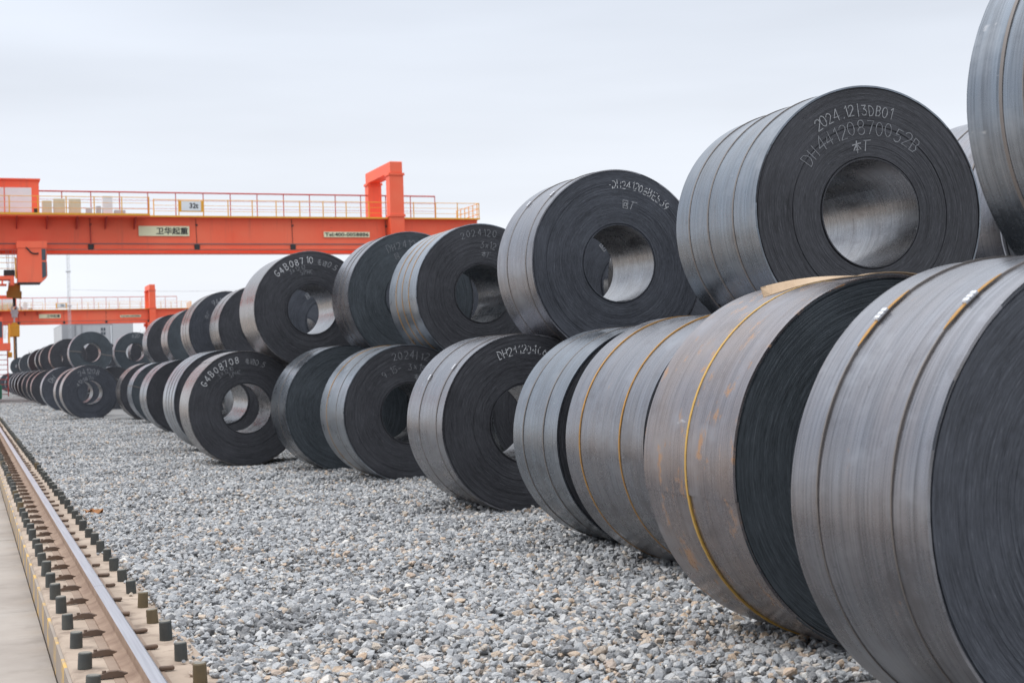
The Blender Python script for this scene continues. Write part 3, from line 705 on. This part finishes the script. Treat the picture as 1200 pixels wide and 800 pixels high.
# upper coils behind, seen through the bores
for X2, Y2, R2, w2, z2, lb in ((8.18, 11.0, .93, 1.2, 2.45, 'upper coil of the rear row right behind the bore of the DH44120870052B coil'), (8.12, 16.8, .93, 1.2, 2.45, 'rear upper coil seen through the bore of the dotted DH241208 coil'), (8.15, 14.45, .93, 1.1, 2.45, 'rear upper coil showing dark in the gap between the two big chalked coils'), (8.3, 37.0, .9, 1.2, 2.42, 'coil two bores deep behind the G4B08710 coil'), (7.95, 25.2, .9, 1.1, 2.42, 'rear upper coil darkening the bore of the slate-faced upper coil'), (9.9, 21.2, .9, 1.1, 2.42, 'coil two bores deep behind the dotted DH241208 coil'), (8.0, 21.0, .9, 1.2, 2.42, 'rear upper coil whose face fills the bore of the 2024120 coil'), (6.75, 28.0, .9, 1.1, 2.42, 'upper coil seen through the bore of the G4B08710 coil')):
    coil('steel_coil', X2, Y2, R2, w2, z=z2, wrap='wrap_brown', face='face_blue', lod=1, label=lb, group='upper coils of the rear row', texts=(dict(s='\u56de\u5382', r=.62, a=-40, h=.1, wid=.009),))
# second ground row that carries the upper layer
hid = 'ground coils of the second row'
for X2, Y2, R2, w2 in ((6.14, 4.0, .95, 1.1), (6.81, 8.35, .905, 1.3), (9.1, 8.9, .92, 1.3), (7.12, 13.0, .9, 1.1), (7.24, 17.4, .89, 1.3), (6.96, 19.8, .91, 1.0), (6.06, 22.0, .9, 1.2), (7.08, 31.6, .9, 1.2), (6.77, 34.4, .9, 1.3), (7.18, 41.7, .9, 1.3), (7.14, 46.2, .9, 1.2), (7.2, 11.0, .9, 1.2), (9.15, 11.0, .9, 1.2), (9.1, 16.9, .9, 1.2), (8.95, 21.0, .9, 1.2), (7.72, 28.0, .9, 1.1), (5.78, 28.1, .9, 1.1), (9.1, 14.4, .9, 1.1), (10.85, 21.2, .9, 1.1), (8.9, 25.2, .9, 1.1), (7.0, 25.2, .9, 1.1), (9.25, 37.0, .9, 1.2), (7.32, 37.0, .88, 1.2)):
    coil('steel_coil', X2, Y2, R2, w2, wrap=random.choice(('wrap_blue', 'wrap_brown', 'wrap_violet')), face='face_dark', lod=1,
         label='steel coil in the second ground row hidden behind the front row', group=hid)
# the far stack, standing nearer to the track
far = 'steel coils of the far stack'
F_ = [
 (3.75, 48.6, .905, 1.3, None, 'wrap_brown', 'face_blue', None, 'front coil of the far stack, full face and open bore, on the gravel'),
 (3.72, 52.0, .88, 1.3, None, 'wrap_brown', 'face_blue', None, 'second ground coil of the far stack, close behind its front coil'),
 (3.72, 61.2, .915, 1.3, None, 'wrap_pale', 'face_blue', None, 'third ground coil of the far stack, with a pale rim'),
 (3.72, 72.3, .88, 1.2, None, 'wrap_rust', 'face_dark', None, 'ground coil of the far stack with an orange rusty rim'),
 (3.74, 77.5, .90, 1.2, None, 'wrap_brown', 'face_dark', None, 'brown-grey ground coil left of the orange-rimmed coil'),
 (3.74, 84.5, .90, 1.2, None, 'wrap_brown', 'face_dark', None, 'dark ground coil, second left of the orange-rimmed coil'),
 (3.74, 91.5, .90, 1.2, None, 'wrap_pale', 'face_dark', None, 'pale-rimmed ground coil of the far stack right of the crane stairs'),
 (3.74, 98.0, .90, 1.2, None, 'wrap_pale', 'face_dark', None, 'second coil right of the crane stairs on the gravel'),
 (3.76, 105.0, .90, 1.2, None, 'wrap_blue', 'face_dark', None, 'ground coil just right of the crane stairs'),
 (3.76, 112.0, .90, 1.2, None, 'wrap_blue', 'face_blue', None, 'ground coil half behind the crane stairs'),
 (3.76, 124.0, .90, 1.2, None, 'wrap_blue', 'face_blue', None, 'small distant ground coil seen through the crane stairs'),
 (3.76, 147.0, .90, 1.2, None, 'wrap_blue', 'face_blue', None, 'farthest ground coil, behind the crane stairs'),
 (4.74, 60.6, .87, 1.0, 2.36, 'wrap_pale', 'face_teal', (-84, 100), 'upper far coil with a bright bore crescent and straps across its face'),
 (6.75, 62.9, .87, 1.0, 2.36, 'wrap_pale', 'face_teal', (-84, 100), 'upper far coil with a strapped face, left of the near stack'),
 (7.80, 66.5, .88, 1.1, 2.38, 'wrap_blue', 'face_dark', None, 'upper far coil filling the bore of the strapped coil beside the near stack'),
 (8.00, 90.0, .90, 1.2, 2.38, 'wrap_blue', 'face_dark', None, 'coil two bores deep behind the strapped coil with the bright crescent'),
 (5.65, 157.0, .90, 1.2, 2.38, 'wrap_blue', 'face_dark', None, 'dark coil filling the bore of the leftmost upper far coil'),
 (6.60, 78.0, .90, 1.2, 2.38, 'wrap_blue', 'face_dark', None, 'upper far coil half hidden between the two strapped coils'),
 (4.76, 75.0, .90, 1.2, 2.40, 'wrap_rust', 'face_dark', None, 'upper far coil with orange rim, next to the strapped coil'),
 (4.78, 86.0, .90, 1.2, 2.40, 'wrap_brown', 'face_dark', None, 'upper far coil second left of the strapped coil'),
 (4.78, 91.5, .90, 1.2, 2.40, 'wrap_blue', 'face_dark', None, 'upper far coil third left of the strapped coil'),
 (4.78, 102.5, .90, 1.2, 2.40, 'wrap_blue', 'face_dark', None, 'upper far coil fourth left of the strapped coil'),
 (4.80, 121.5, .90, 1.2, 2.40, 'wrap_pale', 'face_teal', None, 'upper far coil with a slate face, second from the yellow tong'),
 (4.80, 147.0, .90, 1.2, 2.40, 'wrap_blue', 'face_teal', None, 'leftmost upper far coil, right behind the lifting tong'),
]
for k, (X, Y, R, w, z, wr, fc, rad_, lb) in enumerate(F_):
    coil('steel_coil', X, Y, R, w, z=z, wrap=wr, face=fc, lod=1 if k in (0, 1, 2, 12, 13) else 2, radial=rad_, label=lb, group=far, seam=250,
         texts=(dict(s='241208', r=.70, a=-30, h=.16, wid=.012), dict(s='4120870', r=.46, a=-60, h=.12, wid=.010)) if k == 0 else (dict(s='DH', r=.66, a=-62, h=.2, wid=.02),) if k == 2 else (dict(s='620', r=.72, a=-10, h=.15, wid=.014),) if k == 13 else ())
for X2, Y2 in ((5.72, 61.3), (7.72, 62.6), (6.82, 66.5), (8.78, 66.5), (5.7, 75.3), (5.64, 78.1), (7.55, 78.2), (5.76, 86.2), (5.76, 92), (5.78, 103), (5.8, 122), (5.8, 147), (7.05, 90), (8.96, 90), (4.72, 157), (6.6, 157)):
    coil('steel_coil', X2, Y2, .9, 1.2, wrap='wrap_blue', face='face_dark', lod=2, label='steel coil in the second ground row of the far stack', group='second row of the far stack')

# loose tan strip peeling off the crown of the rust-stained coil
R2, w2 = 0.947, 0.94
rib = MB(); path = []
for k in range(15):       # follows the rim from the right of the crown, then runs off to the left, lifting clear
    a = R_(26-2.6*k); path.append((math.sin(a)*(R2+0.012), math.cos(a)*(R2+0.012)))
x0, z0 = path[-1]
for k in range(1, 15):
    t_ = k/14; path.append((x0-0.50*t_, z0-0.075*t_+0.02*math.sin(t_*3.0)))
th = 0.005; hv = 0.034
vs_ = []
for i, (px, pz) in enumerate(path):
    t_ = max(0, (i-14)/14); yb = -w2/2+0.03+0.10*t_
    hw = hv*(0.35 if i == len(path)-1 else 0.8 if i == len(path)-2 else 1.0)
    dz_ = 0.024*t_; vs_ += [(px, yb-hw, pz-dz_), (px, yb+hw, pz+dz_), (px, yb+hw, pz+th+dz_), (px, yb-hw, pz+th-dz_)]
fs_ = []
for i in range(len(path)-1):
    for j in range(4): fs_.append((i*4+j, i*4+(j+1) % 4, (i+1)*4+(j+1) % 4, (i+1)*4+j))
fs_ += [(0, 1, 2, 3), tuple(4*(len(path)-1)+j for j in (3, 2, 1, 0))]
M['tan'] = paint('tan_strip', (0.42, 0.30, 0.19), 0.6, 0.0, 0.5, (0.2, 0.12, 0.07), 5)
so = mesh_obj('loose_strip', vs_, fs_, M['tan'], b2, (0, 0, R2)); so['label'] = 'loose tan strip lifting off the top of the coil'

# rusty crumpled scrap by the track
sm = MB(); bm = bmesh.new(); bmesh.ops.create_grid(bm, x_segments=7, y_segments=6, size=0.5)
rs = random.Random(4)
for v in bm.verts: v.co = Vector((v.co.x*0.17+rs.uniform(-.008, .008), v.co.y*0.11+rs.uniform(-.008, .008), 0.035+0.03*math.sin(v.co.x*9+v.co.y*5)+rs.uniform(-.008, .012)))
bmesh.ops.solidify(bm, geom=list(bm.faces), thickness=0.003)
me = bpy.data.meshes.new('scrap'); bm.to_mesh(me); bm.free()
M['scrap'] = paint('scrap_orange', (0.36, 0.16, 0.06), 0.8, 0, 0.6, (0.16, 0.08, 0.04), 20); me.materials.append(M['scrap'])
so = link(bpy.data.objects.new('scrap_of_metal', me)); so.location = (1.20, 15.4, float(gh(1.2, 15.4))+0.01)
tag(so, 'small crumpled orange-brown scrap on the gravel edge beside the track', 'scrap')

# ------------------------------------------------------------------ gantry cranes
def text_mesh(s, size, depth=0.01):
    cu = bpy.data.curves.new('lettering', 'FONT'); cu.body = s; cu.size = size; cu.extrude = depth; cu.resolution_u = 2; cu.offset = 0.022
    ob = bpy.data.objects.new('tmp', cu); COL.objects.link(ob)
    bpy.context.view_layer.update()
    dg = bpy.context.evaluated_depsgraph_get(); me = bpy.data.meshes.new_from_object(ob.evaluated_get(dg))
    bpy.data.objects.remove(ob)
    co = np.array([v.co for v in me.vertices]); return me, co.min(0), co.max(0)
def lettering(s, x0, x1, z0, z1, y, mat, parent, bold=0.0):
    me, lo, hi = text_mesh(s, 1.0, 0.006)
    ob = bpy.data.objects.new('lettering', me); me.materials.clear(); me.materials.append(M[mat])
    sx, sz = (x1-x0)/(hi[0]-lo[0]), (z1-z0)/(hi[1]-lo[1])
    ob.rotation_euler = (math.pi/2, 0, 0); ob.scale = (sx, sz, 1)
    ob.location = (x0-lo[0]*sx, y, z0-lo[1]*sz)
    return link(ob, parent)

def crane(Y0, tx, label, tlabel, hook=True):
    """double girder gantry crane; X as in the yard, local Y 0 is the outer face of the near legs; tx shifts the trolley"""
    e = empty('gantry_crane', (TX, Y0, 0)); tag(e, label, 'gantry crane', 'gantry cranes over the yard')
    ox = -TX
    def P(mb, name, mat, par=e, **k):
        mb.v = [(v[0]+(ox if par is e else 0), v[1], v[2]) for v in mb.v] if par is e else mb.v
        return mb.build(name, M[mat] if isinstance(mat, str) else [M[q] for q in mat], par, **k)
    XL, XR = -12.0, 32.4
    Zb, Zt = 9.14, 11.08
    for ya in (0.92, 4.25):                      # two box girders
        g = MB()
        g.box(XL, XR, ya+0.02, ya+0.98, Zb+0.02, Zt-0.02)
        g.box(XL, XR, ya-0.04, ya+1.04, Zb-0.02, Zb+0.02); g.box(XL, XR, ya-0.04, ya+1.04, Zt-0.02, Zt+0.02)
        for k in range(9):                          # field joints and stiffener strips, welded on
            xx = 15.9+0.0*k if k == 0 else XL+k*5.2
            g.box(xx, xx+0.05, ya+0.008, ya+0.02, Zb+0.03, Zt-0.03)
        go_ = P(g, 'girder', 'orange')
        if ya < 1:
            c = MB().box(XL+ox, XR+ox, ya-0.025, ya+0.0195, 9.42, 9.47); c.build('conduit', M['greyline'], go_)
            for xx in (-6.0, 0.5, 7.23, 13.65, 19.75, 26.0):
                c = MB().box(xx-0.17+ox, xx+0.17+ox, ya-0.10, ya+0.015, Zb-0.06, Zb+0.26, b=0.02)
                c.tube((xx+ox, ya-0.01, Zb+0.26), (xx-0.05+ox, ya-0.01, Zt-0.05), 0.014, 6)
                c.box(xx-0.06+ox, xx+0.06+ox, ya-0.05, ya+0.015, Zt-0.5, Zt-0.4)
                c.build('cable_clamp', M['black'], go_)
    # end ties between the girders
    for xx in (XL+0.1, XR-0.75): P(MB().box(xx, xx+0.6, 1.93, 4.22, Zb+0.3, Zt-0.3), 'end_tie', 'orange')
    # legs: boxed columns outside the girders, joined over the top by a cap beam
    for xc in (0.76, 26.53):
        hw = 0.47
        for ya, yb in ((0.0, 0.85), (5.3, 6.15)):
            c = MB()
            c.box(xc-hw, xc+hw, ya, yb, 1.95, 14.0)
            for zz in (14.0, 11.28):
                c.box(xc-hw-0.08, xc+hw+0.08, ya-0.08, yb+0.07, zz-0.10, zz-0.03); c.box(xc-hw-0.06, xc+hw+0.06, ya-0.06, yb+0.05, zz-0.02, zz+0.05)
            c.box(xc-hw-0.25, xc+hw+0.25, ya+0.05, yb-0.05, 8.55, 9.05)
            P(c, 'leg', 'orange')
        P(MB().box(xc-0.42, xc+0.42, 0.0, 6.15, 14.055, 14.8, b=0.03), 'cap_beam', 'orange')
        P(MB().box(xc-0.42, xc+0.42, -2.6, 8.8, 1.05, 1.94, b=0.03), 'sill_beam', 'orange')
        for yc in (-2.2, -0.6, 6.6, 8.2):
            b = MB().box(xc-0.3, xc+0.3, yc-0.55, yc+0.55, 0.42, 1.04, b=0.04)
            b.tube((xc-0.12, yc, 0.45), (xc+0.12, yc, 0.45), 0.31, 20, mi=1); b.box(xc+0.31, xc+0.75, yc-0.22, yc+0.22, 0.4, 0.95, mi=2, b=0.05)
            P(b, 'bogie', ('orange', 'greyline', 'green'))
    # walkway on the near girder with kick plate; a wider deck on the left stands on brackets
    P(MB().box(XL, XR, 0.55, 0.915, Zt-0.01, Zt+0.03), 'walkway', 'orange')
    P(MB().box(XL, XR+0.05, 0.50, 0.545, Zt-0.0, Zt+0.095), 'kick_plate', 'yellow')
    P(MB().box(XL, 10.65, -0.45, 0.495, Zt-0.10, Zt-0.02), 'walkway', 'orange')
    P(MB().box(XL, 10.65, -0.50, -0.455, Zt-0.02, Zt+0.095), 'kick_plate', 'yellow')
    for xx in (-4.2, -2.4, -0.9, 1.2, 2.95, 4.67, 6.4, 8.1, 9.83):
        P(MB().prism([(-0.44, Zt-0.105), (0.93, Zt-0.105), (0.93, Zt-0.75)], 'x', xx-0.035, xx+0.035), 'bracket', 'redpaint')
    P(MB().tube((7.2, 0.86, Zt), (7.23, 0.86, Zb+0.25), 0.03, 6), 'conduit', 'redpaint')
    # near railing, yellow
    def railing(name, x0, x1, y, zb, h, step, mat, nrail, rr, rtop):
        r = MB()
        for k in range(nrail): r.tube((x0+ox, y, zb+h*(k+1)/nrail), (x1+ox, y, zb+h*(k+1)/nrail), rtop if k == nrail-1 else rr, 6)
        ro = r.build(name, M[mat], e)
        pm = MB().tube((0, 0, 0), (0, 0, h+0.03), 0.033, 6); first = None
        n = int(round((x1-x0)/step))
        for k in range(n+1):
            xx = x0+(x1-x0)*k/n+ox
            if first is None: first = pm.build('railing_post', M[mat], ro, (xx, y, zb))
            else: inst('railing_post', first.data, ro, (xx, y, zb))
    railing('railing', XL, 10.6, -0.478, Zt+0.02, 1.06, 1.58, 'yellow', 3, 0.014, 0.022)
    railing('railing', 11.0, XR, 0.522, Zt+0.02, 1.06, 1.58, 'yellow', 3, 0.014, 0.022)
    # return of the railing at the outer end
    r = MB()
    for k in range(3): r.tube((XR+ox, 0.522, Zt+0.02+1.06*(k+1)/3), (XR+ox, 5.3, Zt+0.02+1.06*(k+1)/3), 0.022, 6)
    for k in range(6): r.tube((XR+ox, 0.9+0.85*k, Zt+0.02), (XR+ox, 0.9+0.85*k, Zt+1.1), 0.03, 6)
    r.build('railing', M['yellow'], e)
    # far side: taller red posts with the cable rail
    railing('cable_railing', XL, 30.9, 5.45 if Y0 < 100 else 5.45, Zt+0.02, 2.1, 1.80, 'redpaint', 4, 0.013, 0.05)
    # signs
    s = MB().box(10.09+ox, 13.19+ox, 0.855, 0.9175, 9.93, 10.55); so_ = s.build('name_board', M['signcream'], e); so_['label'] = 'cream board with black Chinese characters'
    lettering('\u536b\u534e\u8d77\u91cd', 11.15+ox, 13.1+ox, 10.02, 10.47, 0.847, 'black', so_)
    s = MB().box(21.79+ox, 24.85+ox, 0.855, 0.9175, 9.89, 10.24); so_ = s.build('phone_board', M['signcream'], e)
    lettering('Tel:400-0058886', 21.86+ox, 24.78+ox, 9.95, 10.19, 0.847, 'black', so_)
    s = MB().box(12.54+ox, 14.02+ox, 0.44, 0.47, 11.40, 12.11); so_ = s.build('load_sign', M['yellow'], e)
    p_ = MB().box(12.68+ox, 13.88+ox, 0.425, 0.4385, 11.47, 12.07).build('panel', M['white'], so_)
    lettering('32t', 13.18+ox, 13.72+ox, 11.63, 11.96, 0.415, 'black', so_)
    # cabinets on the deck between the girders
    for x0, x1, zt, mt in ((4.40, 4.95, 11.95, 'cream'), (5.06, 5.71, 12.08, 'cream'), (5.95, 6.63, 12.08, 'cream'), (6.93, 7.27, 11.55, 'zinc'), (7.53, 7.80, 11.66, 'zinc'), (7.9, 8.48, 12.30, 'white'), (8.59, 9.24, 11.43, 'zinc')):
        b = MB().box(x0+ox, x1+ox, -0.1, 0.4, Zt-0.015, zt, b=0.015)
        b.box(x0+ox+0.05, x1+ox-0.05, -0.112, -0.1005, Zt+0.1, zt-0.06)
        bo = b.build('electrical_cabinet', M[mt], e)
    # driver's cabin under the near girder
    y0, y1 = -0.15, 1.75
    c = MB().prism([(2.94, 9.10), (4.58, 9.10), (4.57, 7.36), (4.24, 7.05), (2.92, 7.05)], 'y', y0, y1)
    c.box(2.88, 4.62, y0-0.04, 0.9, 9.10, 9.5); c.box(3.4, 4.2, 1.0, 1.7, 9.09, 9.13)
    co_ = P(c, 'cabin', 'orange')
    for zz0, zz1 in ((8.36, 9.04), (7.30, 8.26)):
        MB().prism([(4.30+ox, zz1), (4.53+ox, zz1), (4.53+ox, zz0+(0.10 if zz0 < 8 else 0)), (4.30+ox, zz0)], 'y', y0-0.015, y0-0.001).build('window', M['glass'], co_)
        MB().box(4.583+ox, 4.60+ox, y0+0.12, y1-0.12, zz0+0.12, zz1).build('window', M['glass'], co_)
    MB().box(2.93+ox, 4.22+ox, y0-0.01, y1, 7.0, 7.045).build('floor_pan', M['black'], co_)
    k_ = MB(); pv = [(3.42, 9.12), (3.55, 9.0), (3.66, 8.85), (3.80, 8.76), (3.98, 8.75), (4.12, 8.77)]
    for p, q in zip(pv[:-1], pv[1:]): k_.tube((p[0]+ox, y0-0.05, p[1]), (q[0]+ox, y0-0.05, q[1]), 0.045, 6)
    k_.build('cable', M['black'], co_)
    # access platform left of the cabin
    a = MB().box(-0.2, 2.72, 0.2, 1.6, 7.25, 7.47); a.box(2.5, 2.72, 0.2, 1.6, 6.92, 7.25); a.box(-0.2, 2.3, 0.3, 1.5, 6.92, 7.0)
    a.box(2.0, 2.1, 0.25, 0.35, 7.0, 7.25)
    ao_ = P(a, 'access_platform', 'orange')
    MB().box(2.16+ox, 2.78+ox, 0.5, 1.2, 7.475, 7.84, b=0.02).build('resistor_box', M['black'], ao_)
    r = MB().tube((2.83+ox, 0.25, 7.3), (2.83+ox, 0.25, 8.55), 0.05, 6)
    for zz in (7.9, 8.25, 8.55): r.tube((-0.2+ox, 0.25, zz), (2.83+ox, 0.25, zz), 0.018, 6)
    r.build('railing', M['yellow'], ao_)
    # trolley with its machine house
    y0, y1 = 1.2, 5.0
    tr = MB().box(-2.6+tx+ox, 4.30+tx+ox, y0, y1, 11.24, 13.32); tr.box(-2.7+tx+ox, 4.38+tx+ox, y0-0.12, y1+0.1, 13.325, 13.41)
    tr.box(-2.4+tx+ox, 4.1+tx+ox, y0+0.2, y1-0.2, 11.10, 11.235)
    to_ = tr.build('trolley_house', M['orange'], e)
    for k in range(4):
        xa = -2.4+1.58*k; MB().box(xa+tx+ox, xa+1.52+tx+ox, y0-0.03, y0-0.004, 11.36, 12.86, b=0.01).build('panel', M['white'], to_)
    MB().box(3.98+tx+ox, 4.25+tx+ox, y0-0.02, y0-0.004, 11.3, 11.6).build('panel', M['black'], to_)
    for xx in (2.25, 2.45, 2.85, 3.05):
        MB().tube((xx+tx+ox, 2.4, 11.1), (2.55+0.25*(xx-2.6)+tx+ox, 2.4, 7.1), 0.016, 5).build('hoist_rope', M['zinc'], to_)
    # stairs and little switch room by the near left leg
    st = MB()
    for xx in (1.74, 2.24): st.box(xx-0.03, xx+0.03, 0.10, 0.18, 0.30, 3.0)
    for k in range(9): st.box(1.77, 2.21, 0.02, 0.22, 0.42+k*0.29, 0.46+k*0.29)
    P(st, 'ladder', 'redpaint')
    pl = MB().box(1.24, 2.42, -0.2, 1.4, 3.02, 3.46); po_ = P(pl, 'access_platform', 'orange')
    r = MB()
    for xx, yy in ((2.36, -0.15), (2.36, 1.35)):
        r.tube((xx+ox, yy, 3.47), (xx+ox, yy, 4.6), 0.04, 6)
    for zz in (4.05, 4.6): r.tube((2.36+ox, -0.15, zz), (2.36+ox, 1.35, zz), 0.025, 6)
    r.build('railing', M['yellow'], po_)
    b = MB().box(1.3+ox, 2.02+ox, 0.2, 1.1, 3.47, 5.0, b=0.02).build('switch_room', M['orange'], po_)
    MB().box(1.72+ox, 1.98+ox, 0.185, 0.199, 3.8, 4.75).build('window', M['glass'], b)
    MB().box(1.24+ox, 1.87+ox, -0.4, 0.5, 0.15, 1.03, b=0.06).build('drive_guard', M['green'], e)
    return e

crane(89.5, 0.0, 'near orange-red gantry crane whose girder spans behind the coils', '')
crane(221.5, 2.7, 'smaller-looking far orange-red gantry crane, low under the near girder', '')

# hook block and coil tong hung from the near crane
hb = empty('hook_block', (2.76, 91.9, 6.2)); tag(hb, 'ochre yellow hook block hanging beside the crane cabin', 'hook block')
b = MB().prism([(-0.42, 0.10), (0.42, 0.0), (0.44, 0.42), (0.36, 0.45), (0.36, 0.95), (-0.30, 0.95), (-0.36, 0.5), (-0.44, 0.45)], 'y', -0.35, 0.35)
b.build('block_body', M['ochre'], hb)
b = MB().tube((0.0, 0, -0.45), (0, 0, 0.05), 0.09, 10); b.build('hook_shank', M['black'], hb)
b = MB()
for k in range(10):
    a0, a1 = R_(-60+k*27), R_(-60+(k+1)*27)
    b.tube((0.16*math.cos(a0), 0, -0.62+0.2*math.sin(a0)), (0.16*math.cos(a1), 0, -0.62+0.2*math.sin(a1)), 0.055, 8)
b.build('hook', M['zinc'], hb)
tg = empty('coil_tong', (2.76, 91.9, 2.55)); tag(tg, 'yellow coil lifting tong hanging below the hook over the far coils', 'lifting tong')
b = MB()
for s in (-1, 1): b.box(-0.17, 0.17, s*0.09-0.03, s*0.09+0.03, 2.5, 3.0, b=0.02)
b.box(-0.22, 0.22, -0.14, 0.14, 2.72, 2.9, b=0.03); b.tube((-0.04, 0, 2.1), (0, 0, 2.75), 0.05, 8)
b.build('shackle', M['zinc'], tg)
b = MB().box(-0.30, 0.26, -0.45, 0.45, 1.33, 2.02, b=0.03); b.prism([(-0.30, 2.02), (0.26, 2.02), (0.05, 2.2), (-0.12, 2.2)], 'y', -0.4, 0.4); b.build('beam', M['yellow'], tg)
for x0, mt in ((-0.10, 'ochre'), (0.0, 'black')): MB().box(x0, x0+0.09, -0.1, 0.1, 0.0, 1.33).build('arm', M[mt], tg)
b = MB().box(-0.48, -0.2, -0.25, 0.25, 0.08, 0.40, b=0.03); b.box(-0.42, -0.34, -0.2, 0.2, 0.40, 1.6); b.box(-0.42, -0.1, -0.2, 0.2, 1.45, 1.6); b.build('side_arm', M['yellow'], tg)

# ------------------------------------------------------------------ beyond the yard
t = NT('warehouse_wall'); o = t.obj()
n1 = t.noise(o, 0.35, 6, 0.6); mp2 = t.new('ShaderNodeMapping'); mp2.inputs['Scale'].default_value = (1.2, 1.2, 0.12); t.l.new(o, mp2.inputs[0])
n2 = t.noise(mp2.outputs[0], 1.0, 5, 0.65)
c = t.mix(n1, (0.42, 0.43, 0.45), (0.52, 0.53, 0.55)); c = t.mix(t.rng(n2, 0.58, 0.75, 0, 0.5), c, (0.42, 0.30, 0.22))
M['wall'] = t.set(Base_Color=c, Roughness=0.8)
M['walldark'] = paint('wall_grey', (0.34, 0.35, 0.37), 0.8, 0, 0.3, None, 0.3)
wb = empty('warehouse', (25, 300, 0)); tag(wb, 'pale grey concrete plant building behind the far coils', 'building')
MB().box(-7.0, 6.8, 0.0, 30, -0.3, 11.5).build('wall', M['wall'], wb)
MB().box(-7.1, -4.6, -0.6, -0.003, -0.3, 12.1).build('pier', M['walldark'], wb)
MB().box(2.75, 6.85, -0.5, -0.003, -0.3, 11.95).build('bay', M['wall'], wb)
MB().tube((2.55, -0.25, -0.3), (2.55, -0.25, 11.2), 0.17, 10).build('downpipe', M['white'], wb)
for xx in (-4.45, -3.2): MB().tube((xx, -0.2, -0.3), (xx, -0.2, 11.6), 0.12, 8).build('downpipe', M['walldark'], wb)
for xx in np.arange(-2.2, 2.3, 0.9): MB().box(xx, xx+0.08, -0.06, -0.002, -0.3, 11.4).build('wall_rib', M['wall'], wb)
MB().box(-7.0, 6.8, -0.1, 30.1, 11.505, 11.7).build('parapet', M['walldark'], wb)
for x0, z0 in ((0.5, 10.15), (1.0, 10.15), (0.5, 9.3), (1.0, 9.3)):
    wo = MB().box(x0, x0+0.42, -0.12, -0.063, z0, z0+0.62).build('window', M['walldark'], wb)
    MB().box(x0+0.05, x0+0.37, -0.128, -0.121, z0+0.05, z0+0.57).build('pane', M['glass'], wo)

M['bark'] = paint('bark_grey', (0.17, 0.145, 0.125), 0.9, 0, 0.4)
def bare_tree(name, loc, h, label, seed):
    rs = random.Random(seed); e = empty(name, loc); tag(e, label, 'tree', 'bare trees behind the yard')
    trunk, twigs = MB(), MB()
    def grow(p, d, L, r, lvl):
        q = p+d*L; mb = trunk if lvl == 0 else twigs
        mb.tube(p, q, r, 5 if lvl < 2 else 3, r*0.65, cap=False)
        if lvl >= 5: return
        for k in range(rs.choice((2, 3, 3)) if lvl else 5):
            nd = (d*0.75+Vector((rs.uniform(-1, 1), rs.uniform(-1, 1), rs.uniform(-.1, .8)))*0.62).normalized()
            grow(p+d*L*rs.uniform(.55, 1.0), nd, L*rs.uniform(.55, .8), max(0.03, r*0.6), lvl+1)
    grow(Vector((0, 0, -0.3)), Vector((0, 0, 1)), h*0.33, h*0.018, 0)
    trunk.build('trunk', M['bark'], e); twigs.build('crown', M['bark'], e)
bare_tree('bare_tree', (12.3, 265, -0.3), 8.0, 'leafless tree with thin twigs left of the grey building', 3)
bare_tree('bare_tree', (10.2, 290, -0.3), 6.0, 'small leafless tree beside the lifting tong', 8)
bare_tree('bare_tree', (34.0, 305, -0.3), 12.5, 'leafless tree right of the grey building under the far crane', 5)

ms = empty('lattice_mast', (10.38, 160, -0.3)); tag(ms, 'thin grey lattice mast rising behind the near girder', 'mast')
b = MB()
cs_ = [(0.16*math.cos(R_(90+120*k)), 0.16*math.sin(R_(90+120*k))) for k in range(3)]
for cx, cy in cs_: b.tube((cx, cy, 0), (cx, cy, 16.6), 0.02, 4)
b.build('leg', M['zinc'], ms)
b = MB()
for k in range(33):
    for j in range(3):
        p, q = cs_[j], cs_[(j+1) % 3]; b.tube((p[0], p[1], k*0.5), (q[0], q[1], k*0.5+0.5), 0.012, 3, cap=False)
b.build('lacing', M['zinc'], ms)
for zz in (9.1, 12.8): MB().box(-0.26, 0.26, -0.26, 0.26, zz, zz+0.1).build('collar', M['zinc'], ms)
wr = MB(); A, Bp = Vector((10.38, 160, 10.6)), Vector((62, 172, 14.6))
pp = [A.lerp(Bp, k/16)-Vector((0, 0, 1.6*math.sin(math.pi*k/16))) for k in range(17)]
for p, q in zip(pp[:-1], pp[1:]): wr.tube(p, q, 0.013, 4, cap=False)
tag(wr.build('overhead_wire', M['greyline']), 'thin wire sagging to the right from the lattice mast', 'wire')
